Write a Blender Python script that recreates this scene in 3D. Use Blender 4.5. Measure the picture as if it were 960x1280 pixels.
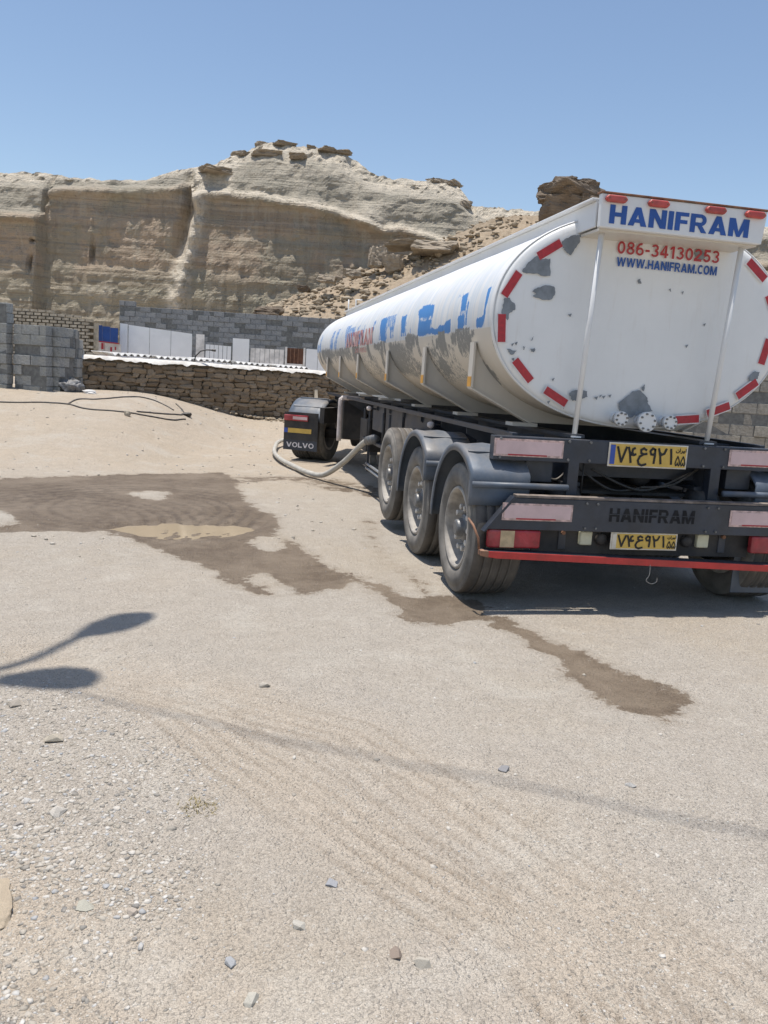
import bpy, bmesh, math, random
import numpy as np
from mathutils import Matrix, Vector
R = math.radians
for o in list(bpy.data.objects): bpy.data.objects.remove(o)
SC = bpy.context.scene
COL = SC.collection
# ------------------------------------------------------------------ camera
CAMP = Vector((-2.993, -5.750, 1.527))
YAW, PITCH, ROLL, FPX = 0.2035, -0.1592, 0.0631, 1034.8
fw = Vector((math.sin(YAW)*math.cos(PITCH), math.cos(YAW)*math.cos(PITCH), math.sin(PITCH)))
rt0 = Vector((math.cos(YAW), -math.sin(YAW), 0)); up0 = rt0.cross(fw)
rt = rt0*math.cos(ROLL)+up0*math.sin(ROLL); up = up0*math.cos(ROLL)-rt0*math.sin(ROLL)
cam = bpy.data.cameras.new('camera'); camo = bpy.data.objects.new('camera', cam); COL.objects.link(camo)
cam.sensor_fit = 'VERTICAL'; cam.sensor_height = 36; cam.lens = FPX/1280*36; cam.clip_end = 3000; cam.clip_start = .05
camo.matrix_world = Matrix(((rt.x, up.x, -fw.x, CAMP.x), (rt.y, up.y, -fw.y, CAMP.y), (rt.z, up.z, -fw.z, CAMP.z), (0, 0, 0, 1)))
SC.camera = camo
# ------------------------------------------------------------------ sky, sun, exposure
SUND = Vector((-.12, .035, 1)).normalized()
ELEV = math.asin(SUND.z); AZ = math.atan2(SUND.x, SUND.y)
W = bpy.data.worlds.new('World'); SC.world = W; W.use_nodes = True
nt = W.node_tree; nt.nodes.clear()
sky = nt.nodes.new('ShaderNodeTexSky'); sky.sky_type = 'NISHITA'; sky.sun_disc = False
sky.sun_elevation = ELEV; sky.sun_rotation = AZ; sky.altitude = 0; sky.air_density = 1.0; sky.dust_density = 0.7; sky.ozone_density = .7
bg = nt.nodes.new('ShaderNodeBackground'); bg.inputs[1].default_value = .118
out = nt.nodes.new('ShaderNodeOutputWorld'); nt.links.new(sky.outputs[0], bg.inputs[0]); nt.links.new(bg.outputs[0], out.inputs[0])
sun = bpy.data.lights.new('sun', 'SUN'); sun.energy = 4.1; sun.angle = R(.53); sun.color = (1, .955, .89)
suno = bpy.data.objects.new('sun', sun); COL.objects.link(suno); suno.rotation_euler = SUND.to_track_quat('Z', 'Y').to_euler(); suno.location = (0, 0, 60)
SC.view_settings.view_transform = 'Standard'; SC.view_settings.look = 'None'; SC.view_settings.gamma = 1; SC.view_settings.exposure = 0.32
SC.render.engine = 'CYCLES'; SC.cycles.max_bounces = 6; SC.cycles.diffuse_bounces = 3; SC.cycles.glossy_bounces = 3
rng = random.Random(7); nrg = np.random.default_rng(11)
# ------------------------------------------------------------------ helpers
def _hash(ix, iy, seed):
    h = (ix.astype(np.int64)*374761393 + iy.astype(np.int64)*668265263 + seed*974711) & 0x7fffffff
    h = ((h ^ (h >> 13))*1274126177) & 0x7fffffff
    return ((h ^ (h >> 16)) & 0xffff)/65535.
def vn(x, y, seed=0):
    x = np.asarray(x, float); y = np.asarray(y, float)
    x, y = np.broadcast_arrays(x, y)
    ix = np.floor(x); iy = np.floor(y); fx = x-ix; fy = y-iy
    fx = fx*fx*(3-2*fx); fy = fy*fy*(3-2*fy); ix = ix.astype(int); iy = iy.astype(int)
    a = _hash(ix, iy, seed); b = _hash(ix+1, iy, seed); c = _hash(ix, iy+1, seed); d = _hash(ix+1, iy+1, seed)
    return (a*(1-fx)+b*fx)*(1-fy)+(c*(1-fx)+d*fx)*fy
def fbm(x, y, o=4, seed=0):
    s = 0; a = .5; t = 0
    for i in range(o):
        s = s+a*vn(np.asarray(x)*2**i, np.asarray(y)*2**i, seed+i*17); t += a; a *= .5
    return s/t
def sm(t):
    t = np.clip(t, 0, 1); return t*t*(3-2*t)
def segdist(px, py, pts, rad=None):
    best = np.full(px.shape, 1e9)
    for i in range(len(pts)-1):
        ax, ay = pts[i][:2]; bx, by = pts[i+1][:2]
        dx, dy = bx-ax, by-ay; t = np.clip(((px-ax)*dx+(py-ay)*dy)/(dx*dx+dy*dy+1e-9), 0, 1)
        d = np.hypot(px-ax-t*dx, py-ay-t*dy)
        if rad: d = d-(rad[i]*(1-t)+rad[i+1]*t)
        best = np.minimum(best, d)
    return best
def inpoly(px, py, poly):
    r = np.zeros(px.shape, bool); n = len(poly)
    for i in range(n):
        x0, y0 = poly[i]; x1, y1 = poly[(i+1) % n]
        c = ((y0 > py) != (y1 > py)) & (px < (x1-x0)*(py-y0)/((y1-y0) or 1e-9)+x0)
        r ^= c
    return r
def sdpoly(px, py, poly):
    d = segdist(px, py, list(poly)+[poly[0]]); return np.where(inpoly(px, py, poly), d, -d)
# node material builder
class NM:
    def __init__(s, name):
        s.m = bpy.data.materials.new(name); s.m.use_nodes = True; s.t = s.m.node_tree; s.n = s.t.nodes
        s.b = s.n['Principled BSDF']; s.tc = s.n.new('ShaderNodeTexCoord')
    def L(s, a, b): s.t.links.new(a, b)
    def coord(s, scale=(1, 1, 1)):
        mp = s.n.new('ShaderNodeMapping'); mp.inputs['Scale'].default_value = scale; s.L(s.tc.outputs['Object'], mp.inputs[0]); return mp.outputs[0]
    def noise(s, scale, det=4, rough=.55, vec=None, dist=0):
        n = s.n.new('ShaderNodeTexNoise'); n.inputs['Scale'].default_value = scale; n.inputs['Detail'].default_value = det
        n.inputs['Roughness'].default_value = rough; n.inputs['Distortion'].default_value = dist
        s.L(vec if vec is not None else s.tc.outputs['Object'], n.inputs['Vector']); return n.outputs[0]
    def voro(s, scale, out='Color', feat='F1', vec=None):
        n = s.n.new('ShaderNodeTexVoronoi'); n.feature = feat; n.inputs['Scale'].default_value = scale
        s.L(vec if vec is not None else s.tc.outputs['Object'], n.inputs['Vector']); return n.outputs[out]
    def attr(s, name):
        n = s.n.new('ShaderNodeAttribute'); n.attribute_name = name; return n.outputs['Fac']
    def rand(s):
        n = s.n.new('ShaderNodeObjectInfo'); return n.outputs['Random']
    def math(s, op, a, b=0, c=None, clamp=False):
        n = s.n.new('ShaderNodeMath'); n.operation = op; n.use_clamp = clamp
        for i, v in enumerate((a, b, c)):
            if v is None: continue
            if isinstance(v, (int, float)): n.inputs[i].default_value = v
            else: s.L(v, n.inputs[i])
        return n.outputs[0]
    def step(s, v, lo, hi, to0=0, to1=1):
        n = s.n.new('ShaderNodeMapRange'); n.interpolation_type = 'SMOOTHSTEP'
        n.inputs['From Min'].default_value = lo; n.inputs['From Max'].default_value = hi; n.inputs['To Min'].default_value = to0; n.inputs['To Max'].default_value = to1
        s.L(v, n.inputs[0]); return n.outputs[0]
    def mix(s, f, a, b, mode='MIX'):
        n = s.n.new('ShaderNodeMix'); n.data_type = 'RGBA'; n.blend_type = mode
        for i, v in ((0, f), (6, a), (7, b)):
            if isinstance(v, (int, float)): n.inputs[i].default_value = v
            elif isinstance(v, (tuple, list)): n.inputs[i].default_value = (*v[:3], 1)
            else: s.L(v, n.inputs[i])
        return n.outputs[2]
    def ramp(s, v, stops):
        n = s.n.new('ShaderNodeValToRGB'); e = n.color_ramp.elements
        while len(e) < len(stops): e.new(.5)
        for k, (p, c) in zip(e, stops): k.position = p; k.color = (*c, 1)
        s.L(v, n.inputs[0]); return n.outputs[0]
    def sep(s, v, i):
        n = s.n.new('ShaderNodeSeparateXYZ'); s.L(v, n.inputs[0]); return n.outputs[i]
    def nz(s):
        g = s.n.new('ShaderNodeNewGeometry'); return s.sep(g.outputs['Normal'], 2)
    def set(s, col=None, rough=None, metal=None, bump=None, bs=.3, bd=.01, spec=None):
        for k, v in (('Base Color', col), ('Roughness', rough), ('Metallic', metal), ('Specular IOR Level', spec)):
            if v is None: continue
            i = s.b.inputs[k]
            if isinstance(v, (int, float)): i.default_value = v
            elif isinstance(v, (tuple, list)): i.default_value = (*v, 1)
            else: s.L(v, i)
        if bump is not None:
            n = s.n.new('ShaderNodeBump'); n.inputs['Strength'].default_value = bs; n.inputs['Distance'].default_value = bd
            s.L(bump, n.inputs['Height']); s.L(n.outputs[0], s.b.inputs['Normal'])
        return s.m
DUST = (.42, .35, .27)
def simple(name, col, rough=.5, metal=0, var=.15, scale=8, dust=0., bump=0, dcol=DUST, bscale=60):
    m = NM(name); n = m.noise(scale, 5, .6)
    c = m.mix(m.step(n, .3, .7), tuple(x*(1-var) for x in col), tuple(min(1, x*(1+var)) for x in col))
    if dust:
        f = m.math('MULTIPLY', m.step(m.nz(), -.2, 1, .35, 1), m.step(m.noise(scale*.6, 6, .65), .32, .72))
        c = m.mix(m.math('MULTIPLY', f, dust), c, dcol)
    return m.set(c, m.step(n, .2, .8, rough*.85, min(1, rough*1.15)), metal, m.noise(bscale, 4) if bump else None, bump, .01)
class MB:
    def __init__(s): s.v = []; s.f = []
    def add(s, v, f):
        k = len(s.v); s.v += [tuple(x) for x in v]; s.f += [tuple(i+k for i in q) for q in f]; return s
    def box(s, x0, x1, y0, y1, z0, z1, M=None):
        v = [Vector((x, y, z)) for z in (z0, z1) for y in (y0, y1) for x in (x0, x1)]
        if M: v = [M @ q for q in v]
        return s.add(v, [(0, 2, 3, 1), (4, 5, 7, 6), (0, 1, 5, 4), (2, 6, 7, 3), (0, 4, 6, 2), (1, 3, 7, 5)])
    def prism(s, poly, a, b, ax='y'):
        g = {'y': lambda p, t: (p[0], t, p[1]), 'x': lambda p, t: (t, p[0], p[1]), 'z': lambda p, t: (p[0], p[1], t)}[ax]
        n = len(poly); ar = sum(poly[i][0]*poly[(i+1) % n][1]-poly[(i+1) % n][0]*poly[i][1] for i in range(n))
        if (ar < 0) != (ax == 'y'): poly = poly[::-1]
        if a > b: a, b = b, a
        v = [g(p, a) for p in poly]+[g(p, b) for p in poly]
        return s.add(v, [tuple(range(n))[::-1], tuple(range(n, 2*n))]+[(i, (i+1) % n, n+(i+1) % n, n+i) for i in range(n)])
    def tube(s, pts, r, n=10, cap=True):
        pts = [Vector(p) for p in pts]; rr = r if isinstance(r, (list, tuple)) else [r]*len(pts); k = len(s.v); u = None
        for i, p in enumerate(pts):
            t = (pts[min(i+1, len(pts)-1)]-pts[max(i-1, 0)]).normalized()
            if u is None: u = t.orthogonal().normalized()
            u = (u-t*u.dot(t)); u = u.normalized() if u.length > 1e-6 else t.orthogonal().normalized(); w = t.cross(u)
            s.v += [tuple(p+(u*math.cos(a)+w*math.sin(a))*rr[i]) for a in [2*math.pi*j/n for j in range(n)]]
        for i in range(len(pts)-1):
            s.f += [(k+i*n+j, k+i*n+(j+1) % n, k+(i+1)*n+(j+1) % n, k+(i+1)*n+j) for j in range(n)]
        if cap: s.f += [tuple(k+j for j in range(n))[::-1], tuple(k+(len(pts)-1)*n+j for j in range(n))]
        return s
    def lathe(s, prof, n=48, c=(0, 0, 0), ax='x', closed=False):
        k = len(s.v); m = len(prof)
        for a, r in prof:
            for j in range(n):
                t = 2*math.pi*j/n; p, q = r*math.cos(t), r*math.sin(t)
                s.v.append({'x': (c[0]+a, c[1]+p, c[2]+q), 'y': (c[0]+p, c[1]+a, c[2]+q), 'z': (c[0]+p, c[1]+q, c[2]+a)}[ax])
        for i in range(m if closed else m-1):
            i2 = (i+1) % m
            s.f += [(k+i*n+j, k+i*n+(j+1) % n, k+i2*n+(j+1) % n, k+i2*n+j) for j in range(n)]
        return s
    def mesh(s, name, smooth=False):
        me = bpy.data.meshes.new(name); me.from_pydata(s.v, [], s.f); me.update()
        b = bmesh.new(); b.from_mesh(me); bmesh.ops.recalc_face_normals(b, faces=b.faces); b.to_mesh(me); b.free()
        if smooth: me.polygons.foreach_set('use_smooth', [True]*len(me.polygons))
        return me
    def build(s, name, mat, parent=None, smooth=False, bev=0, seg=2):
        return link(name, s.mesh(name, smooth), mat, parent, bev, seg)
def link(name, me, mat=None, parent=None, bev=0, seg=2):
    o = bpy.data.objects.new(name, me); COL.objects.link(o)
    if mat and not me.materials: me.materials.append(mat)
    if parent:
        o.parent = parent; r = parent
        while r.parent: r = r.parent
        if r.get('_w'): o.matrix_parent_inverse = Matrix.Translation(-r.location) if parent is r else Matrix.Identity(4)
    if bev:
        b = o.modifiers.new('bevel', 'BEVEL'); b.width = bev; b.segments = seg; b.limit_method = 'ANGLE'; b.angle_limit = R(40)
    return o
def thing(name, label, cat, loc=(0, 0, 0), rz=0, group=None, world=True):
    o = bpy.data.objects.new(name, None); COL.objects.link(o); o.location = loc; o.rotation_euler.z = rz; o.empty_display_size = .2
    if world: o['_w'] = 1
    return tag(o, label, cat, group)
def tag(o, label, cat, group=None):
    o['label'] = label; o['category'] = cat
    if group: o['group'] = group
    return o
def struct(o, kind='structure'):
    o['kind'] = kind; return o
def fattr(me, name, vals):
    a = me.attributes.new(name, 'FLOAT', 'POINT'); a.data.foreach_set('value', np.asarray(vals, dtype=np.float32).ravel())
def gridmesh(name, P, smooth=True, wrapj=False):
    ni, nj = P.shape[:2]; idx = np.arange(ni*nj).reshape(ni, nj)
    q = np.stack([idx[:-1, :-1], idx[:-1, 1:], idx[1:, 1:], idx[1:, :-1]], -1).reshape(-1, 4)
    if wrapj: q = np.concatenate([q, np.stack([idx[:-1, -1], idx[:-1, 0], idx[1:, 0], idx[1:, -1]], -1).reshape(-1, 4)])
    me = bpy.data.meshes.new(name); me.vertices.add(ni*nj); me.vertices.foreach_set('co', P.reshape(-1).astype(np.float32))
    me.loops.add(q.size); me.loops.foreach_set('vertex_index', q.ravel().astype(np.int32))
    me.polygons.add(len(q)); me.polygons.foreach_set('loop_start', np.arange(0, q.size, 4, dtype=np.int32))
    me.update(calc_edges=True); me.validate()
    me.polygons.foreach_set('use_smooth', [smooth]*len(me.polygons)); return me
def rockmesh(name, seed, n=22, sub=2, amp=.06, flat=False, squash=(1, 1, 1)):
    r = random.Random(seed); b = bmesh.new()
    for i in range(n):
        v = Vector((r.gauss(0, 1), r.gauss(0, 1), r.gauss(0, 1))).normalized()*r.uniform(.75, 1.)
        b.verts.new((v.x*squash[0], v.y*squash[1], v.z*squash[2]))
    h = bmesh.ops.convex_hull(b, input=b.verts[:]); bmesh.ops.delete(b, geom=[v for v in b.verts if not v.link_faces], context='VERTS')
    for i in range(sub): bmesh.ops.subdivide_edges(b, edges=b.edges[:], cuts=1, use_grid_fill=True)
    if sub: bmesh.ops.smooth_vert(b, verts=b.verts[:], factor=.25, use_axis_x=True, use_axis_y=True, use_axis_z=True)
    if amp:
        co = np.array([v.co for v in b.verts]); d = fbm(co[:, 0]*2.3+seed, co[:, 1]*2.3+co[:, 2]*1.7, 4, seed)-.5
        for v, q in zip(b.verts, d): v.co *= 1+q*amp*4
    bmesh.ops.recalc_face_normals(b, faces=b.faces)
    me = bpy.data.meshes.new(name); b.to_mesh(me); b.free(); me.polygons.foreach_set('use_smooth', [not flat]*len(me.polygons)); return me
def blockrock(name, seed, cuts=9, rnd=.35, amp=.22, freq=1.6, layer=.5):
    r = random.Random(seed); b = bmesh.new(); bmesh.ops.create_cube(b, size=2.); bmesh.ops.subdivide_edges(b, edges=b.edges[:], cuts=cuts, use_grid_fill=True)
    co = np.array([v.co for v in b.verts]); n = co/np.linalg.norm(co, axis=1, keepdims=True); co = co*(1-rnd)+n*rnd*1.25
    sh = np.array([[1, r.uniform(-.3, .3), r.uniform(-.25, .25)], [0, 1, r.uniform(-.25, .25)], [r.uniform(-.15, .15), 0, 1]]); co = co @ sh.T
    d = fbm(co[:, 0]*freq+seed*3.1, co[:, 1]*freq+co[:, 2]*.9*freq, 4, seed)-.5; d2 = np.floor(fbm(co[:, 0]*.5+seed, co[:, 2]*2.2+seed, 2, seed+5)*7)/7-.5
    co = co*(1+amp*2*d+amp*1.2*layer*d2)[:, None]
    for v, q in zip(b.verts, co): v.co = q
    bmesh.ops.recalc_face_normals(b, faces=b.faces); me = bpy.data.meshes.new(name); b.to_mesh(me); b.free(); return me
def _rc(x0, y0, x1, y1): return [(x0, y0), (x1, y0), (x1, y1), (x0, y1)]
def _arc(cx, cy, rx, ry, a0, a1, t, n=12):
    o = []
    for k in range(n):
        a, b = R(a0+(a1-a0)*k/n), R(a0+(a1-a0)*(k+1)/n)
        o.append([(cx+math.cos(a)*rx, cy+math.sin(a)*ry), (cx+math.cos(b)*rx, cy+math.sin(b)*ry), (cx+math.cos(b)*(rx-t), cy+math.sin(b)*(ry-t*.9)), (cx+math.cos(a)*(rx-t), cy+math.sin(a)*(ry-t*.9))])
    return o
def letter(c, t=.24):
    """solid block capitals and numerals as (advance width, list of quads)"""
    if c == 'H': return .86, [_rc(0, 0, t, 1), _rc(.86-t, 0, .86, 1), _rc(t, .39, .86-t, .61)]
    if c == 'A': return .96, [[(0, 0), (t*1.1, 0), (.60, 1), (.35, 1)], [(.96-t*1.1, 0), (.96, 0), (.61, 1), (.36, 1)], _rc(.22, .18, .74, .37)]
    if c == 'N': return .90, [_rc(0, 0, t, 1), _rc(.90-t, 0, .90, 1), [(0, 1), (t*1.1, 1), (.90, 0), (.90-t*1.1, 0)]]
    if c == 'I': return t, [_rc(0, 0, t, 1)]
    if c == 'F': return .70, [_rc(0, 0, t, 1), _rc(t, .79, .70, 1), _rc(t, .39, .64, .59)]
    if c == 'R': return .90, [_rc(0, 0, t, 1), _rc(t, .80, .52, 1), _rc(t, .36, .52, .55), [(.36, .40), (.62, .40), (.90, 0), (.61, 0)]]+_arc(.52, .68, .32, .32, -90, 90, .21)
    if c == 'M': return 1.08, [_rc(0, 0, t, 1), _rc(1.08-t, 0, 1.08, 1), [(.02, 1), (t*1.2, 1), (.63, 0), (.45, 0)], [(1.08-t*1.2, 1), (1.06, 1), (.63, 0), (.45, 0)]]
    if c == 'W': return 1.36, [[(0, 1), (t, 1), (.48, 0), (.26, 0)], [(.26, 0), (.48, 0), (.79, 1), (.57, 1)], [(.57, 1), (.79, 1), (1.10, 0), (.88, 0)], [(.88, 0), (1.10, 0), (1.36, 1), (1.36-t, 1)]]
    if c == 'C': return .84, _arc(.46, .5, .46, .52, 45, 315, t, 18)
    if c == 'O': return .94, _arc(.47, .5, .47, .52, 0, 360, t, 22)
    if c == '.': return t, [_rc(0, 0, t, t)]
    if c == '-': return .42, [_rc(.02, .34, .40, .52)]
    if c == '0': return .70, _arc(.35, .5, .35, .5, 0, 360, t*.85, 20)
    if c == '1': return .48, [_rc(.22, 0, .22+t*.9, 1), [(.02, .68), (.22, .78), (.22, 1), (.02, .84)]]
    if c == '2': return .70, _arc(.34, .70, .33, .30, 165, -45, t*.85)+[[(.0, .18), (.28, .18), (.60, .56), (.42, .60)], _rc(0, 0, .68, .19)]
    if c == '3': return .68, _arc(.32, .73, .32, .27, 160, -90, t*.8)+_arc(.32, .29, .35, .29, 90, -160, t*.8)
    if c == '4': return .74, [_rc(.40, 0, .40+t*.9, 1), _rc(0, .2, .74, .38), [(0, .36), (.2, .36), (.46, 1), (.40, 1)]]
    if c == '5': return .68, [_rc(.10, .81, .64, 1), [(.04, .45), (.24, .45), (.28, .9), (.10, .9)]]+_arc(.32, .32, .35, .33, 130, -160, t*.85)
    if c == '6': return .70, _arc(.35, .32, .35, .32, 0, 360, t*.8, 18)+_arc(.44, .46, .44, .54, 180, 75, t*.85)
    if c == '8': return .70, _arc(.35, .74, .31, .26, 0, 360, t*.75, 16)+_arc(.35, .29, .35, .29, 0, 360, t*.8, 16)
    if c == 'L': return .68, [_rc(0, 0, t, 1), _rc(t, 0, .68, .21)]
    if c == 'V': return .94, [[(0, 1), (t*1.1, 1), (.59, 0), (.35, 0)], [(.94-t*1.1, 1), (.94, 1), (.59, 0), (.35, 0)]]
def textquads(body, gap=.10, t=.24):
    x = 0; out = []
    for k, c in enumerate(body):
        w, q = letter(c, t)
        for n, p in enumerate(q): out.append((n, [(x+a, b) for a, b in p]))
        x += w+gap
    return x-gap, out
def placetext(body, x0, x1, z0, z1, y, mat, parent, gap=.10, t=.24):
    w, qs = textquads(body, gap, t); m = MB()
    for n, p in qs: m.add([(x0+(x1-x0)*a/w, y-.00015*(n % 7), z0+(z1-z0)*b) for a, b in p], [(0, 1, 2, 3)])
    return m.build('lettering', mat, parent)
# ------------------------------------------------------------------ materials
def m_paint():
    m = NM('white_tank_paint'); g = m.coord((.9, .9, .25)); n = m.noise(3, 5, .6); st = m.noise(9, 5, .6, m.coord((.25, 2.2, .12)))
    c = m.mix(m.step(n, .3, .7), (.68, .675, .66), (.75, .745, .735))
    c = m.mix(m.math('MULTIPLY', m.step(st, .48, .66), .5), c, (.58, .58, .57))
    # band of old blue film, peeled paint and red print (attributes carry their outlines)
    fine = m.noise(38, 6, .7, m.coord((1, 1.1, .42))); f2 = m.noise(110, 4, .7)
    z = m.sep(m.tc.outputs['Object'], 2)
    film = m.math('MULTIPLY', m.attr('film'), m.step(m.noise(5, 5, .65, m.coord((.5, 3., .22))), .46, .54))
    c = m.mix(m.math('MULTIPLY', film, .5), c, (.50, .58, .66))
    b = m.step(m.math('ADD', m.attr('blue'), m.math('MULTIPLY', m.math('SUBTRACT', fine, .5), 1.15)), .44, .50)
    c = m.mix(m.step(z, 1.928, 1.938, 1, 0), c, m.mix(n, (.60, .54, .45), (.70, .65, .57)))
    c = m.mix(b, c, (.06, .235, .56))
    low = m.step(z, 1.45, 1.95, 1, 0)
    c = m.mix(m.math('MULTIPLY', low, m.step(m.noise(4, 6, .65), .3, .75, .25, .8)), c, (.55, .47, .36))
    gr = m.step(m.math('ADD', m.attr('bare'), m.math('MULTIPLY', m.math('SUBTRACT', fine, .5), 1.5)), .50, .56)
    c = m.mix(gr, c, m.mix(f2, (.20, .20, .19), (.33, .32, .29)))
    ru = m.step(m.noise(16, 8, .75), .70, .76)
    c = m.mix(m.math('MULTIPLY', ru, .7), c, (.28, .18, .11))
    return m.set(c, m.math('ADD', m.math('MULTIPLY', gr, .2), .5), 0, m.math('SUBTRACT', m.noise(1.6, 3, .5, m.coord((.3, 3.2, .3))), m.math('MULTIPLY', gr, .03)), .25, .03)
def m_plainwhite(name='white_enamel', col=(.72, .72, .71), rust=.715):
    m = NM(name); n = m.noise(2.2, 6, .6); c = m.mix(m.step(n, .25, .75), tuple(x*.93 for x in col), col)
    st = m.noise(6, 6, .65, m.coord((3, 3, .35))); c = m.mix(m.math('MULTIPLY', m.step(st, .52, .8), .22), c, (.52, .45, .37))
    c = m.mix(m.math('MULTIPLY', m.step(m.noise(34, 6, .75), rust, rust+.05), .85), c, (.22, .11, .07))
    return m.set(c, m.step(n, .2, .8, .35, .5), 0, m.noise(3, 3), .08, .02)
M = {}
M['tank'] = m_paint()
M['head'] = m_plainwhite('white_head_paint', (.80, .80, .785), .735)
M['white'] = m_plainwhite('white_enamel', (.76, .76, .75), .70)
M['saddle'] = m_plainwhite('dusty_white_paint', (.66, .61, .53), .70)
M['primer'] = simple('grey_primer', (.20, .22, .24), .6, 0, .2, 14)
M['chassis'] = simple('dark_chassis_paint', (.030, .036, .048), .5, 0, .3, 6, .2)
M['beam'] = simple('dark_beam_paint', (.030, .037, .052), .42, 0, .25, 5, .10)
M['under'] = simple('black_under_parts', (.018, .018, .02), .65, 0, .3, 6, .25)
M['fender'] = simple('blue_grey_plastic', (.075, .10, .135), .5, 0, .2, 4, .42, .08)
M['rubber'] = simple('dusty_tyre_rubber', (.15, .14, .125), .9, 0, .35, 7, .5, .2, (.36, .32, .275))
M['tread'] = simple('tyre_tread', (.085, .078, .07), .85, 0, .25, 9, .5, .12, (.26, .22, .18))
M['steel'] = simple('dusty_wheel_steel', (.36, .33, .29), .65, 0, .3, 14, .6, .08, (.40, .36, .31))
M['disc'] = simple('shaded_wheel_disc', (.09, .085, .08), .7, 0, .4, 14, .45, .08, (.30, .27, .23))  # base colour darkened for the shade inside the rim, with dust over it
M['hub'] = simple('greasy_hub_metal', (.16, .165, .17), .5, .5, .3, 14, .35)
M['lug'] = simple('lug_nut_steel', (.60, .56, .50), .6, 0, .3, 20, .3)
M['redtape'] = simple('red_reflective_tape', (.42, .025, .035), .4, 0, .15, 30)
M['tapeedge'] = simple('pale_tape_border', (.72, .68, .68), .5)
M['redpaint'] = simple('red_bumper_paint', (.50, .035, .03), .45, 0, .18, 7, .12)
M['lens'] = simple('red_lamp_lens', (.33, .02, .03), .25, 0, .3, 9, .32, 0, (.55, .38, .36))
M['amber'] = simple('dirty_amber_lens', (.50, .38, .22), .35, 0, .2, 20, .3)
M['lamp'] = simple('marker_lamp_red', (.45, .06, .05), .35, 0, .25, 14, .3)
M['pink'] = simple('faded_pink_reflector', (.66, .48, .47), .4, 0, .1, 5, .2)
M['pinkrim'] = simple('scuffed_reflector_rim', (.56, .40, .36), .55, 0, .35, 30)
M['plate'] = simple('yellow_plate', (.66, .43, .085), .42, 0, .1, 9, .12)
M['plateedge'] = simple('plate_edge', (.66, .60, .50), .5)
M['print'] = simple('black_print', (.012, .011, .011), .55, 0, .1)
M['stencil'] = simple('cut_out_black', (.006, .006, .008), .8, 0, .1)
M['blueprint'] = simple('blue_print', (.02, .085, .33), .45, 0, .1)
M['redprint'] = simple('red_print', (.42, .04, .05), .5, 0, .15, 40)
def m_worn_red():
    m = NM('worn_red_print'); n = m.noise(26, 6, .7, m.coord((1, 1.6, .35)))
    c = m.mix(m.step(n, .46, .54), (.66, .60, .57), (.52, .07, .07)); return m.set(c, .5)
M['wornred'] = m_worn_red()
M['paleblue'] = simple('blue_flag_band', (.04, .09, .38), .5)
M['creamlamp'] = simple('cream_lamp_lens', (.60, .58, .42), .35, 0, .1, 20, .25)
M['rust'] = simple('rust', (.22, .11, .065), .85, 0, .4, 16, .2, .2)
M['yellowref'] = simple('amber_reflector', (.72, .36, .06), .4)
M['pipe'] = simple('pale_pipe', (.62, .55, .52), .55, 0, .15, 10, .3)
M['hose'] = simple('pale_hose', (.43, .41, .36), .6, 0, .15, 12, .35, .1)
M['poly'] = simple('black_polythene', (.03, .03, .03), .55, 0, .3, 8, .35)
def m_block(name, a, b, tint):
    m = NM(name); r = m.rand(); n = m.noise(9, 6, .65); c = m.mix(r, a, b)
    c = m.mix(m.step(n, .35, .7), c, tuple(x*.66 for x in a)); c = m.mix(m.math('MULTIPLY', m.step(m.noise(1.1, 5, .6), .5, .75), .45), c, tint)
    return m.set(c, .93, 0, m.math('ADD', n, m.noise(90, 3)), .55, .012)
M['block'] = m_block('cement_block', (.33, .335, .32), (.44, .44, .42), (.42, .39, .30))
M['block2'] = m_block('weathered_block', (.36, .335, .285), (.47, .435, .37), (.32, .27, .20))
M['block3'] = m_block('bluish_block', (.28, .285, .285), (.39, .39, .385), (.40, .385, .35))
M['mortar'] = simple('dark_mortar', (.17, .17, .16), .95, 0, .25, 12, 0, .4)
M['mortar2'] = simple('clay_mortar', (.27, .215, .15), .95, 0, .3, 12, 0, .5)
M['stone'] = m_block('field_stone', (.21, .155, .10), (.45, .36, .26), (.31, .235, .155))
M['whitewash'] = simple('whitewash', (.66, .63, .58), .9, 0, .18, 5, .25, .5, (.45, .38, .28))
M['sheet'] = simple('white_sheet_metal', (.88, .88, .87), .5, 0, .05, 1.5, .1)
M['sheetr'] = simple('stained_white_sheet', (.78, .74, .69), .55, 0, .25, 3, .1)
M['bluesheet'] = simple('blue_sheet_metal', (.02, .07, .26), .5, 0, .2, 3, .1)
M['iron'] = simple('rusty_brown_iron', (.16, .075, .045), .8, 0, .3, 9)
M['corr'] = simple('corrugated_cement', (.56, .55, .53), .85, 0, .2, 5, .2, .2)
M['clay'] = m_block('pale_clay_brick', (.46, .40, .31), (.56, .49, .38), (.40, .34, .25))
M['bag'] = simple('grey_plastic_bag', (.13, .135, .145), .55, 0, .4, 6, .3)
M['wood'] = simple('cream_timber', (.58, .50, .38), .8, 0, .2, 8)
M['galv'] = simple('galvanised_steel', (.42, .43, .44), .45, .6, .12, 6)
M['lampgrey'] = simple('lamp_housing_grey', (.45, .46, .47), .5, 0, .1, 6)
M['weed'] = simple('dry_weed', (.24, .19, .08), .9, 0, .3, 30)
def m_rock(name, a, b, pale, sc=1.):
    m = NM(name); n = m.noise(1.6*sc, 8, .65); s = m.noise(2.2*sc, 6, .6, m.coord((.35, .35, 3.2)))
    c = m.mix(m.step(n, .3, .7), a, b); c = m.mix(m.math('MULTIPLY', m.step(s, .48, .62), .6), c, pale)
    return m.set(c, .95, 0, m.math('ADD', m.noise(7*sc, 9, .7), m.math('MULTIPLY', s, 1.2)), .8, .12/sc)
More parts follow.
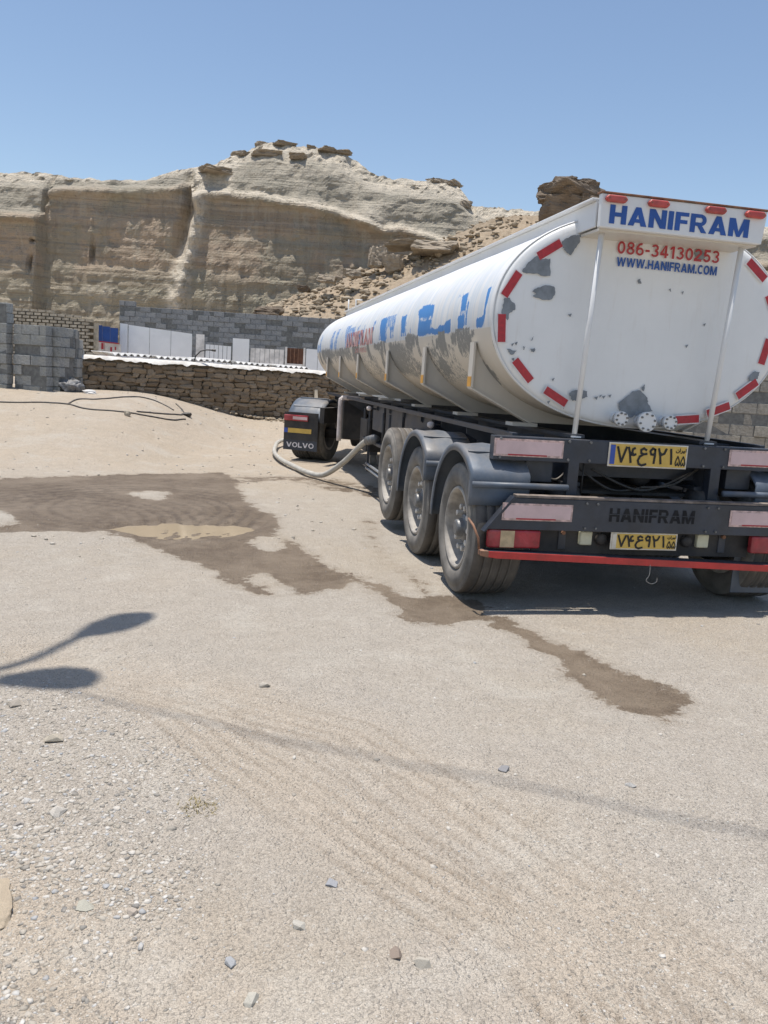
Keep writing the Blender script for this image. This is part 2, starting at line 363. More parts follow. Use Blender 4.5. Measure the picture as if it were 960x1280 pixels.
M['rock'] = m_rock('sandstone_rock', (.31, .25, .185), (.42, .35, .265), (.48, .42, .33))
M['darkrock'] = m_rock('dark_sandstone', (.15, .115, .085), (.22, .17, .125), (.29, .235, .175))
M['rubblerock'] = m_rock('rubble_rock', (.30, .235, .16), (.42, .345, .25), (.47, .40, .30), 3)
def m_pebble():
    m = NM('pebbles'); a = m.attr('tone'); c = m.ramp(a, [(0, (.20, .19, .175)), (.3, (.36, .32, .26)), (.6, (.46, .42, .36)), (.85, (.58, .55, .50)), (1, (.30, .31, .32))])
    c = m.mix(m.math('MULTIPLY', m.step(m.noise(60, 4), .4, .7), .4), c, (.40, .34, .27)); return m.set(c, .9, 0, m.noise(220, 4), .4, .003)
M['pebble'] = m_pebble()
def m_stone1(name, a): return simple(name, a, .85, 0, .22, 40, .35, .5, (.42, .36, .29), 160)
# ------------------------------------------------------------------ ground
def TERR(X, Y):
    k = sm((-X-2)/3.); y0 = 10.5-5*k; y1 = 16-3*k
    return sm((Y-y0)/(y1-y0))*(.38+.52*k)
WET = [(-6.06, 4.77), (-5.61, 5.11), (-4.77, 5.75), (-2.88, 6.82), (-2.67, 5.96), (-2.69, 5.15), (-2.54, 3.57), (-2.32, 2.99), (-2.46, 1.97), (-2.27, 1.62), (-2.09, .98), (-1.95, .39), (-2.04, .14), (-2.46, .05), (-2.75, 0), (-2.97, .5), (-3.44, 1.26), (-3.82, 1.8), (-4.53, 2.01), (-4.86, 1.96), (-5.5, 1.7), (-7.5, 1.6), (-8, 4.)]
DRY = [[(-7.53, 2.96), (-5.1, 2.99), (-4.81, 2.36), (-4.93, 2.26), (-7.34, 2.28)], [(-3.89, 4.5), (-3.61, 4.5), (-3.6, 4.11), (-3.81, 4.07)], [(-2.62, 1.83), (-2.43, 1.93), (-2.41, 1.6), (-2.56, 1.48)], [(-2.76, .52), (-2.64, .47), (-2.46, .01), (-2.58, 0)]]
PUD = [[(-4.1, 2.35), (-3.53, 2.69), (-3.07, 2.82), (-2.6, 2.7), (-2.58, 2.44), (-2.83, 2.04), (-3.26, 1.72), (-3.54, 1.76), (-3.84, 2.02)], [(-5.6, 2.15), (-4.78, 2.21), (-4.52, 2.12), (-4.56, 1.96), (-5.5, 1.86)]]
RUN = [(-2.07, .64), (-1.88, .39), (-1.75, .08), (-1.69, -.2), (-1.54, -.54), (-1.36, -.59), (-1.15, -.71), (-1.06, -1.05), (-.99, -1.36)]
RUNR = [.10, .05, .07, .09, .13, .12, .08, .06, .09]
REND = [(-1.03, -1.26), (-.76, -1.54), (-.6, -1.8), (-.57, -2.0), (-.78, -2.34), (-.94, -2.26), (-1.05, -2.05), (-1.06, -1.75)]
BLOB = [(-1.83, -.6), (-1.56, -.13), (-1.21, -.05), (-1.11, -.43), (-1.26, -.72), (-1.58, -.77)]
TRK = [[(-3.9, -1.3), (-2.43, -2.37), (-1.66, -4.03), (-1.4, -4.9)], [(-3.7, -1.45), (-3.11, -2.05), (-2.64, -2.87), (-2.03, -3.84), (-1.7, -4.9)], [(-5.5, -2.6), (-3.54, -3.54), (-2.99, -3.98), (-2.2, -4.9)]]
def lines(segs):
    o = []
    for a, b, st in segs: o += list(np.arange(a, b-1e-6, st))
    return np.array(o+[segs[-1][1]])
gx = lines([(-700, -100, 60), (-100, -30, 5), (-30, -9, .7), (-9, -4.8, .09), (-4.8, -.2, .017), (-.2, 3.6, .06), (3.6, 12, .5), (12, 40, 3), (40, 100, 10), (100, 700, 60)])
gy = lines([(-500, -60, 55), (-60, -12, 4), (-12, -5, .35), (-5, -1.2, .017), (-1.2, 3.2, .045), (3.2, 8, .08), (8, 17, .2), (17, 40, 1.2), (40, 100, 6), (100, 900, 80)])
GX, GY = np.meshgrid(gx, gy)
near = sm((14-np.hypot(GX+2.5, GY+1))/8)
wx = GX+.16*(fbm(GX*1.5, GY*1.5, 3, 5)-.5)+.08*(fbm(GX*6, GY*6, 3, 6)-.5); wy = GY+.34*(fbm(GX*1.1, GY*1.1, 3, 8)-.5)+.2*(fbm(GX*5, GY*5, 3, 9)-.5)
wsd = np.maximum.reduce([sdpoly(wx, wy, WET), -segdist(wx, wy, RUN, RUNR), sdpoly(wx, wy, REND), sdpoly(wx, wy, BLOB)+.02])
for d in DRY: wsd = np.minimum(wsd, np.maximum(-sdpoly(wx, wy, d)-.06, -.14))
wet = sm(wsd/.45+.5)
damp = sm(.5-segdist(wx, wy, [(-2.78, 5.93), (-2.2, 6.36), (-1.72, 6.41), (-1.11, 5.71), (-.82, 4.87)], [.35, .35, .5, .6, .3])/.5)
damp = np.maximum(damp, .8*sm(.5-segdist(wx, wy, [(-1.32, 3.0), (-1.51, 1.7), (-1.49, .74), (-1.41, -.13)], [.1, .12, .1, .1])/.25))
wet = np.maximum(wet, damp*(.38+.34*fbm(GX*3, GY*2, 3, 33)))
GZ = TERR(GX, GY)+sm((GY-4)/4)*sm((17-GY)/2)*(.05*(fbm(GX*1.1, GY*1.1, 4, 27)-.5)+.02*np.abs(fbm(GX*2.5+GY*.8, GY*2.5, 3, 28)-.5))+near*(.05*(fbm(GX*.5, GY*.5, 3, 1)-.5)+.022*(fbm(GX*2.2, GY*2.2, 3, 2)-.5)+.012*(fbm(GX*11, GY*11, 3, 3)-.5))
fl = np.exp(-((GX)/1.7)**4)*np.exp(-((GY-4)/6.5)**6); GZ = GZ*(1-.75*fl*(GZ < .2))
track = np.zeros_like(GX)
for ti, t in enumerate(TRK):
    for off in (-.19, -.10, -.02, .07, .17):
        p2 = [(x+off*.86, y+off*.5) for x, y in t]; dd = segdist(GX+.02*(fbm(GX*3, GY*3, 2, 40)-.5), GY, p2)
        along = (GX*.42-GY*.9)*22
        track = np.maximum(track, np.exp(-(dd/.0095)**2)*(.5+.9*fbm(GX*2.5, GY*2.5, 2, 44+ti)))
    dd = segdist(GX, GY, t); GZ -= .012*near*np.exp(-(dd/.26)**4)
track *= sm((fbm(GX*1.3, GY*1.3, 2, 91)-.30)*4)*sm((-1.5-GY)/.8)
GZ -= .008*near*track*sm((fbm(GX*.9, GY*.9, 2, 77)-.28)*4)
# arcs left by tyres in the mud
mudtrk = np.zeros_like(GX)
for c in ((-4.6, 2.6), (-3.9, 3.4)):
    rr = np.hypot(GX-c[0], (GY-c[1])*.9); mudtrk = np.maximum(mudtrk, sm(np.sin(rr*40+3*fbm(GX, GY, 2, 93))*1.5)*sm(wsd*3)*np.exp(-((rr-1.2)/.6)**2)); GZ -= .007*near*np.maximum(0, np.sin(rr*42))*sm(wsd*3)*np.exp(-((rr-1.1)/.5)**2)
GZ -= .014*near*wet
for i, p in enumerate(PUD): GZ -= .045*sm(sdpoly(wx, wy, p)/.30+.45)
sand = sm((GY-3.5)/4)*.8+.2*fbm(GX*.4, GY*.4, 2, 21)
sand = np.maximum(sand, .55*np.exp(-(segdist(GX, GY, TRK[0])/.28)**2)); sand = np.maximum(sand, .6*np.exp(-(segdist(GX, GY, TRK[1])/.3)**2)); sand = np.maximum(sand, .75*np.exp(-(segdist(GX, GY, TRK[2])/.4)**2))
grav = sm((fbm(GX*.8, GY*.8, 3, 52)-.40)*5)*sm((-1.0-GY)/1.2)
gme = gridmesh('ground', np.stack([GX, GY, GZ], -1)); fattr(gme, 'wet', wet); fattr(gme, 'sand', sand); fattr(gme, 'grav', grav); fattr(gme, 'track', np.clip(track, 0, 1)*near); fattr(gme, 'mudtrack', mudtrk)
def m_ground():
    m = NM('dusty_ground'); sa = m.attr('sand'); n1 = m.noise(.7, 4, .6); n2 = m.noise(7, 5, .7); n3 = m.noise(70, 3, .7)
    c = m.mix(m.math('ADD', sa, m.math('MULTIPLY', m.math('SUBTRACT', n1, .5), .9), clamp=True), (.515, .46, .39), (.585, .485, .37))
    c = m.mix(m.step(n2, .3, .72), m.mix(.2, c, (.26, .21, .155)), c)
    c = m.mix(m.math('MULTIPLY', m.step(m.noise(1.7, 4, .7), .50, .68), .5), c, (.60, .55, .47))
    c = m.mix(m.math('MULTIPLY', m.step(m.noise(.45, 5, .7), .48, .66), .35), c, (.47, .385, .28))
    # crushed stone bits: colour cells of a couple of sizes
    for sc, lo, k in ((60, .5, 1.), (140, .45, .9)):
        cc = m.voro(sc); d = m.voro(sc, 'Distance'); on = m.math('MULTIPLY', m.step(m.sep(cc, 0), lo, lo+.04), m.step(d, .30, .48, 1, 0))
        tone = m.ramp(m.sep(cc, 1), [(0, (.24, .215, .185)), (.3, (.41, .355, .285)), (.65, (.56, .50, .41)), (1, (.68, .635, .56))])
        c = m.mix(m.math('MULTIPLY', on, m.math('ADD', m.math('MULTIPLY', m.attr('grav'), .5), k*.5)), c, tone)
    c = m.mix(m.math('MULTIPLY', m.step(n3, .48, .68), .36), c, m.mix(.42, c, (.20, .165, .13)))
    tr = m.math('MULTIPLY', m.attr('track'), m.step(m.noise(14, 3, .7), .30, .52)); c = m.mix(m.math('MULTIPLY', tr, .62), c, (.27, .21, .15))
    w = m.attr('wet'); wn = m.math('ADD', w, m.math('MULTIPLY', m.math('SUBTRACT', m.noise(5, 7, .78), .5), 1.6)); wm = m.step(wn, .45, .56)
    c = m.mix(m.math('MULTIPLY', m.step(wn, .12, .5), .38), c, m.mix(.6, c, (.24, .18, .12)))
    mud = m.mix(m.step(n2, .3, .75), (.14, .10, .066), (.225, .17, .115)); mud = m.mix(m.math('MULTIPLY', m.step(n3, .5, .7), .5), mud, (.26, .21, .155))
    mud = m.mix(m.step(m.noise(1.3, 4, .7), .38, .66), mud, (.27, .21, .15)); mud = m.mix(m.math('MULTIPLY', m.attr('mudtrack'), m.step(m.noise(9, 3, .7), .35, .6, .15, .7)), mud, (.085, .06, .04))
    c = m.mix(m.math('MULTIPLY', wm, .93), c, mud)
    h = m.math('ADD', m.math('MULTIPLY', n3, .8), m.math('ADD', m.math('MULTIPLY', n2, 1.6), m.math('MULTIPLY', m.voro(95, 'Distance'), -.45)))
    return m.set(c, m.math('SUBTRACT', .97, m.math('MULTIPLY', wm, .42)), 0, h, 1., .028, .25)
M['ground'] = m_ground()
struct(link('ground', gme, M['ground']))
def gz(x, y):
    i = int(np.clip(np.searchsorted(gx, x)-1, 0, len(gx)-2)); j = int(np.clip(np.searchsorted(gy, y)-1, 0, len(gy)-2))
    a = (x-gx[i])/(gx[i+1]-gx[i]); b = (y-gy[j])/(gy[j+1]-gy[j])
    return float((GZ[j, i]*(1-a)+GZ[j, i+1]*a)*(1-b)+(GZ[j+1, i]*(1-a)+GZ[j+1, i+1]*a)*b)
def m_water():
    m = NM('muddy_water'); c = m.mix(m.noise(2, 4), (.33, .265, .18), (.40, .325, .225)); return m.set(c, .06, 0, m.noise(9, 3), .02, .01)
M['water'] = m_water()
for p in PUD:
    cx = sum(q[0] for q in p)/len(p); cy = sum(q[1] for q in p)/len(p)
    msk = sdpoly(GX, GY, p) > .12; lv = float(np.percentile(GZ[msk], 80)) if msk.any() else -.05
    b = MB(); ring = [(cx+(x-cx)*1.35, cy+(y-cy)*1.35, lv) for x, y in p]; b.add([(cx, cy, lv)]+ring, [(0, i+1, (i+1) % len(p)+1) for i in range(len(p))])
    struct(b.build('puddle_water', M['water']))
# ------------------------------------------------------------------ cliff and rubble slope
CLY = .2035                                    # heading across the cliff line
FH = Vector((math.sin(CLY), math.cos(CLY), 0)); RH = Vector((math.cos(CLY), -math.sin(CLY), 0)); ORG = Vector((-2.993, -5.75, 0))
def WP(s, d, z): return ORG+RH*s+FH*d+Vector((0, 0, z))
TOP = [(-90, 12.5), (-60, 13.6), (-40.4, 13.3), (-28.9, 14.5), (-26.4, 14.37), (-22.9, 14.2), (-19.6, 14.4), (-17.4, 15.3), (-14.9, 15.66), (-13.5, 16.3), (-12.4, 16.8), (-11.7, 17.3), (-10, 17.5), (-7, 17.3), (-4.8, 17.1), (-2.7, 15.85), (-.5, 15.6), (2, 15.65), (2.8, 15.8), (4, 15.5), (4.85, 14.7), (5.4, 14.05), (6.9, 13.98), (9.15, 14.0), (11.2, 14.2), (14.5, 15.2), (16.8, 15.4), (26, 13.9), (37.6, 13.75), (60, 14.5), (90, 13)]
LIP = [(-90, 10.5), (-40.5, 11.1), (-28.9, 11.7), (-26.42, 11.68), (-26.15, 13.5), (-22.9, 13.75), (-17.46, 14.1), (-16.04, 14.5), (-15.6, 13.82), (-13.45, 14.06), (-10.3, 13.98), (-7.7, 13.64), (-5.1, 13.36), (-3.6, 12.9), (-1.3, 12.21), (-.15, 12.39), (3.36, 11.66), (5.7, 11.25), (11.4, 11.6), (26.5, 11.4), (38, 11.55), (90, 10.5)]
ss = np.concatenate([np.arange(-90, -34, 1.2), np.arange(-34, 34, .16), np.arange(34, 90, 1.2)]); nz = 120
S2, V2 = np.meshgrid(ss, np.linspace(0, 1, nz))
top = np.interp(ss, *zip(*TOP))+.35*(fbm(ss*1.1, ss*0, 4, 61)-.5)+.25*np.abs(fbm(ss*3.1, ss*0+4, 3, 62)-.5); lip = np.minimum(np.interp(ss, *zip(*LIP)), top-.3)+.25*(fbm(ss*.9, ss*0+9, 3, 63)-.5)
Z2 = V2*(top[None]+1)-1
above = Z2-lip[None]
strat = fbm(S2*.05, Z2*1.5+.5*fbm(S2*.12, Z2*.1, 2, 71), 4, 70)
led = fbm(S2*.03+3, Z2*.62+.9*fbm(S2*.06, Z2*.05, 2, 68), 3, 69); led = np.floor(led*14)/14
batter = Z2*.20
off = batter+2.2*(fbm(S2/13, Z2/16, 3, 72)-.5)+.34*(strat-.5)+.22*(led-.5)+1.0*(np.abs(fbm(S2*.45, Z2*.05, 3, 73)-.5))+.30*(fbm(S2*1.5, Z2*1.7, 4, 74)-.5)+.22*(fbm(S2*2.6, Z2*.12, 3, 67)-.5)
off -= 1.2*sm((-26.3-S2)/.4)                                                        # left buttress stands forward
band = np.exp(-((above+.25)/.35)**2); off -= .45*band                               # pale overhanging ledge
cap = sm(above/.25+.3); frac = np.clip(above/np.maximum(top[None]-lip[None], .4), 0, 1); crest = sm((frac-.62)/.25)*cap
off += .55*cap+np.maximum(above, 0)*.22+np.maximum(frac-.66, 0)*(top[None]-lip[None])*1.5
off += cap*(.7*(fbm(S2*.55, Z2*.9, 4, 76)-.5)+0.25*(np.floor(fbm(S2*.3, Z2*1.1, 2, 78)*9)/9-.5))+crest*(.9*(np.floor(fbm(S2*1.4, Z2*2.6, 3, 77)*8)/8-.5)+.5*(fbm(S2*3, Z2*4, 2, 79)-.5))
gs = np.interp(Z2, [0, 6.5, 8.8, 11, 12.7, 14.9], [-16.9, -16.6, -16.3, -15.9, -15.6, -15.9])
gw = .35+.035*np.maximum(0, 14-Z2)
off += 1.3*np.exp(-((S2-gs+.35)/gw)**2)*sm((Z2-8)/3); pale = np.exp(-((S2-gs-.35)/.55)**2)*sm((Z2-5)/2)*(.4+.9*fbm(S2*2, Z2*1.3, 3, 79))
off -= .9*np.exp(-((S2-gs-.45)/.5)**2)*sm((Z2-4.5)/2)*(.3+fbm(S2*1.5, Z2*1.3, 3, 80))
bulge = np.exp(-((S2+2.5)/1.1)**2-((Z2-12.9)/.7)**2); off -= 1.5*bulge*0.8; pale += bulge*1.0
pale += .8*np.exp(-((S2+22)/.9)**2-((Z2-6.4)/.7)**2)*fbm(S2*3, Z2*3, 3, 81)
pale += 1.1*np.exp(-((above-.02)/.2)**2)*sm((S2+15.7)/.4)*sm((6-S2)/2)
pale += 1.1*crest*(.45+.8*fbm(S2*.8, Z2*1.2, 3, 83))+.9*sm((S2+15.7)/.3)*sm((-12.4-S2)/.8)*cap
pale += 1.9*np.exp(-((S2-gs-.25)/.62)**2)*sm((Z2-4)/1.5)*sm((14.5-Z2)/.8)
holes = np.exp(-((S2+27.0)/.13)**2-((Z2-8.2)/.5)**2)+.8*np.exp(-((S2+26.9)/.1)**2-((Z2-9.8)/.12)**2)+.8*np.exp(-((S2+22.9)/.12)**2-((Z2-9.2)/.6)**2)
off += 1.0*holes
D2 = 62+off; Z2 = 1.53+(Z2-1.53)*np.maximum(D2, 60)/62
P = np.zeros(S2.shape+(3,))
for k in range(3): P[..., k] = ORG[k]+RH[k]*S2+FH[k]*D2
P[..., 2] = Z2
back = np.repeat(P[-1:], 4, 0).copy()
for i, (dd, dz) in enumerate(((1.5, .1), (5, -.3), (20, -1), (60, -4))):
    for k in range(2): back[i, :, k] += FH[k]*dd
    back[i, :, 2] += dz+.4*(fbm(ss*.8, ss*0+i, 3, 90+i)-.5)
cme = gridmesh('cliff', np.concatenate([P, back], 0), smooth=False)
fattr(cme, 'cap', np.concatenate([cap, np.ones((4, len(ss)))], 0)); fattr(cme, 'pale', np.concatenate([pale, np.zeros((4, len(ss)))], 0))
def m_cliff():
    m = NM('layered_sandstone_cliff'); wv = m.noise(.10, 3, .5); z = m.math('ADD', m.sep(m.tc.outputs['Object'], 2), m.math('MULTIPLY', m.math('SUBTRACT', wv, .5), 3.))
    c = m.ramp(m.math('DIVIDE', z, 16), [(0, (.36, .295, .21)), (.26, (.37, .31, .225)), (.40, (.385, .345, .255)), (.48, (.41, .345, .25)), (.55, (.46, .355, .255)), (.80, (.47, .37, .27)), (.9, (.48, .41, .315)), (1, (.50, .44, .35))])
    st = m.noise(1.1, 3, .6, m.coord((.05, .05, 1.2))); c = m.mix(m.math('MULTIPLY', m.step(st, .45, .60), .45), c, (.45, .385, .29))
    st2 = m.noise(1., 3, .65, m.coord((.06, .06, 3.4))); c = m.mix(m.math('MULTIPLY', m.step(st2, .50, .60), .55), c, (.27, .215, .155))
    vs = m.noise(1., 3, .65, m.coord((1.6, 1.6, .05))); c = m.mix(m.math('MULTIPLY', m.step(vs, .56, .66), .5), c, (.50, .44, .34))
    vs2 = m.noise(1.3, 3, .6, m.coord((1.3, 1.3, .08))); c = m.mix(m.math('MULTIPLY', m.step(vs2, .58, .70), .4), c, (.23, .185, .14))
    c = m.mix(m.math('MULTIPLY', m.step(m.noise(.22, 4, .7), .48, .62), .5), c, (.33, .315, .24))
    c = m.mix(m.math('MULTIPLY', m.step(m.noise(1.6, 5, .75), .5, .7), .35), c, (.25, .205, .15))
    capc = m.mix(m.step(m.noise(.7, 5, .7, m.coord((.4, .4, 1.6))), .38, .62), (.36, .33, .265), (.48, .43, .345)); c = m.mix(m.math('MULTIPLY', m.attr('cap'), .85), c, capc)
    pn = m.math('MULTIPLY', m.attr('pale'), m.step(m.noise(2.2, 6, .7), .3, .62)); c = m.mix(m.math('MINIMUM', pn, .9), c, (.68, .60, .48))
    h = m.math('ADD', m.noise(1.3, 8, .75), m.math('ADD', m.math('MULTIPLY', st2, .6), m.math('MULTIPLY', vs, .5)))
    return m.set(c, .96, 0, h, .9, .6)
M['cliff'] = m_cliff(); struct(link('cliff', cme, M['cliff']))
RUB = [(-26, .4), (-14.5, .6), (-11.54, 2.6), (-8.51, 4.74), (-7.36, 5.75), (-5.51, 6.55), (-3.66, 7.2), (-2.5, 7.7), (-1.4, 8.3), (0, 8.9), (2.75, 10.1), (4.5, 11.0), (6.3, 11.6), (9, 11.9), (13.7, 11.4), (21.4, 9.5), (30.7, 9.1), (45, 8), (70, 6)]
rs = np.arange(-26, 60, .2); td = np.linspace(0, 1, 70); RS, TD = np.meshgrid(rs, td); rt_ = np.interp(rs, *zip(*RUB))[None]
hz = np.where(TD < .62, sm(TD/.62*.8+.1)**.9, 1-.12*(TD-.62)/.38); RD = 37+TD*22
RZ = rt_*hz+(.5*(fbm(RS*.5, RD*.5, 4, 101)-.5)+.55*(np.abs(fbm(RS*1.3, RD*1.3, 4, 102)-.5))+.18*(fbm(RS*4, RD*4, 3, 103)-.5))*sm(rt_/3)-.3
PR = np.zeros(RS.shape+(3,))
for k in range(3): PR[..., k] = ORG[k]+RH[k]*RS+FH[k]*RD
PR[..., 2] = RZ
M['rubblesoil'] = m_rock('rubble_soil', (.26, .195, .13), (.36, .285, .20), (.42, .345, .25), 5)
struct(link('rubble_slope', gridmesh('rubble_slope', PR, smooth=False), M['rubblesoil']))
def rz_at(s, d):
    i = int(np.clip(np.searchsorted(rs, s), 0, len(rs)-1)); j = int(np.clip(round((d-37)/22*69), 0, 69)); return float(RZ[j, i])
hulls = [MB() for _ in range(8)]
HM = [rockmesh('rubble', 300+i, 14, 0, 0, True, (1, .8, .55)) for i in range(8)]
HV = []
for h in HM:
    b = bmesh.new(); b.from_mesh(h); bmesh.ops.triangulate(b, faces=b.faces[:]); b.to_mesh(h); b.free()
    HV.append((np.array([v.co for v in h.vertices]), np.array([tuple(p.vertices) for p in h.polygons])))
def scatter(name, mat, pts, tone=False):
    """pts: rows of x, y, z, size, rotation -> one joined mesh of angular stones"""
    A = np.array(pts, float); k = nrg.integers(0, 8, len(A)); V = []; F = []; T = []; base = 0
    for q in range(8):
        a = A[k == q]; hv, hf = HV[q]; n = len(a)
        if not n: continue
        sc = a[:, 3, None]*nrg.uniform(.7, 1.3, (n, 3)); p = hv[None]*sc[:, None, :]; c, sn = np.cos(a[:, 4])[:, None], np.sin(a[:, 4])[:, None]
        V.append(np.stack([a[:, 0, None]+p[..., 0]*c-p[..., 1]*sn, a[:, 1, None]+p[..., 0]*sn+p[..., 1]*c, a[:, 2, None]+p[..., 2]], -1).reshape(-1, 3))
        F.append((hf[None]+(base+np.arange(n)*len(hv))[:, None, None]).reshape(-1, 3)); T.append(np.repeat(nrg.random(n), len(hv))); base += n*len(hv)
    V = np.concatenate(V); F = np.concatenate(F); me = bpy.data.meshes.new(name); me.vertices.add(len(V)); me.vertices.foreach_set('co', V.ravel().astype(np.float32))
    me.loops.add(F.size); me.loops.foreach_set('vertex_index', F.ravel().astype(np.int32)); me.polygons.add(len(F)); me.polygons.foreach_set('loop_start', np.arange(0, F.size, 3, dtype=np.int32)); me.update(calc_edges=True)
    if tone: fattr(me, 'tone', np.concatenate(T))
    return link(name, me, mat)
pts = []
for i in range(5200):
    s = rng.uniform(-12, 16); d = rng.uniform(38, 57); h = float(np.interp(s, *zip(*RUB)))
    if h < 1.5: continue
    p = WP(s, d, 0); pts.append((p.x, p.y, rz_at(s, d)+.02, rng.choice([.08, .1, .14, .2, .3])*rng.uniform(.7, 1.5), rng.uniform(0, 6.3)))
o = scatter('rubble_stones', M['rubblerock'], pts); struct(o, 'stuff'); o['label'] = 'loose tan stones scattered over the rubble slope'
def boulder(name, label, s, d, z, size, seed, mat='rock', group=None, rot=0, sub=3, n=16, amp=.10, tilt=0):
    o = link(name, blockrock(name, seed, 8 if group else 10, .14 if group else .22, .30 if group else .24, 2.2), M[mat]); o.location = WP(s, d, z); o.scale = size; o.rotation_euler = (tilt, tilt*.5, rot-CLY); return tag(o, label, 'rock', group)
boulder('boulder', 'pale upright boulder on the rubble slope against the cliff foot', -1.3, 49, 8.35, (.45, .45, .55), 21)
boulder('boulder', 'tan squat boulder just right of the pale upright one', -.35, 48.3, 7.95, (.45, .4, .42), 22)
boulder('rock_slab', 'broad flat slab jutting from the slope above the tank rail', 2.0, 48.5, 8.95, (1.15, .9, .3), 23, rot=.1, tilt=-.1)
boulder('rock_slab', 'thin pale slab lying left of the broad flat slab', .4, 49.5, 9.2, (1.1, .7, .14), 24, rot=-.1, tilt=-.15)
boulder('boulder', 'dark flat boulder low on the rubble just above the block wall', -6.9, 46, 4.75, (.7, .5, .2), 25, 'darkrock')
boulder('boulder', 'reddish brown stone at the top left of the rubble slope', -5.55, 50, 6.45, (.3, .3, .16), 26, 'darkrock')
boulder('boulder', 'small tan boulder half way up the rubble slope', -4.0, 48, 6.85, (.5, .4, .2), 27)
boulder('boulder', 'grey boulder below the pale upright boulder', -2.6, 47.5, 7.2, (.42, .35, .2), 28)
# dark outcrop to the right: one formation made of stacked layers
oc = thing('rock_outcrop', 'dark layered rock outcrop on the skyline left of the tanker sign', 'rock', WP(9.1, 48, 10.6))
for i, (s, d, z, sz, sd) in enumerate([(9.1, 48, 11.25, (1.25, 1.1, .7), 41), (9.2, 48.2, 12.15, (1.6, 1.2, .42), 42), (8.75, 48.1, 12.72, (.7, .7, .34), 43), (10.0, 48.4, 12.62, (.8, .8, .32), 44), (8.0, 48, 12.0, (.6, .7, .3), 45), (10.2, 48, 11.5, (.9, 1.0, .5), 46)]):
    o = link('rock_layer', blockrock('rock_layer', sd, 9, .4, .25), M['darkrock']); o.location = WP(s, d, z)-oc.location; o.scale = sz; o.rotation_euler.z = -CLY+i*.7; o.parent = oc
# blocks strewn on the cliff top
caplabels = ['knob shaped rock standing highest on the cliff top', 'flat topped rock on the cliff crest right of the knob', 'brown wedge of rock on the cliff crest', 'wide rock on the descending crest', 'low rock near the right end of the high crest', 'pointed rock above the right shoulder of the cliff', 'rounded rock at the right shoulder of the cliff', 'leaning dark rock where the crest drops to the right', 'small rock on the left end of the high crest', 'pale rock under the highest knob', 'rock ledge above the pale gully', 'square rock on the crest beside the knob']
capspec = [(-11.3, 65, 17.55, .5, .42), (-9.6, 65, 17.4, 1.0, .32), (-8.2, 64.5, 17.1, .9, .42), (-6.4, 65, 17.35, 1.1, .3), (-5., 65, 17.05, .8, .3), (2.6, 64, 15.75, .7, .38), (3.9, 63.5, 15.3, .8, .5), (4.7, 63.4, 14.6, .75, .62), (-12.8, 64.5, 16.5, .9, .4), (-10.6, 63.8, 16.9, 1.2, .45), (-14.2, 63.6, 15.6, 1.5, .5), (-7.4, 64.2, 17.5, .5, .24)]
for i, ((s, d, z, a, h), lb) in enumerate(zip(capspec, caplabels)):
    ci = int(np.searchsorted(ss, s)); ri = nz-1 if i in (0, 1, 3, 4, 5, 6, 8, 11) else nz-6; pc = P[ri, ci]; d = float((pc[0]-ORG.x)*FH.x+(pc[1]-ORG.y)*FH.y)+.1; z = float(pc[2])-h*.12
    boulder('crest_rock', lb, s, d, z, (a*.85, a*.6, h*.42), 500+i, 'rock', 'rocks along the cliff crest', i*.7, 2, 14)
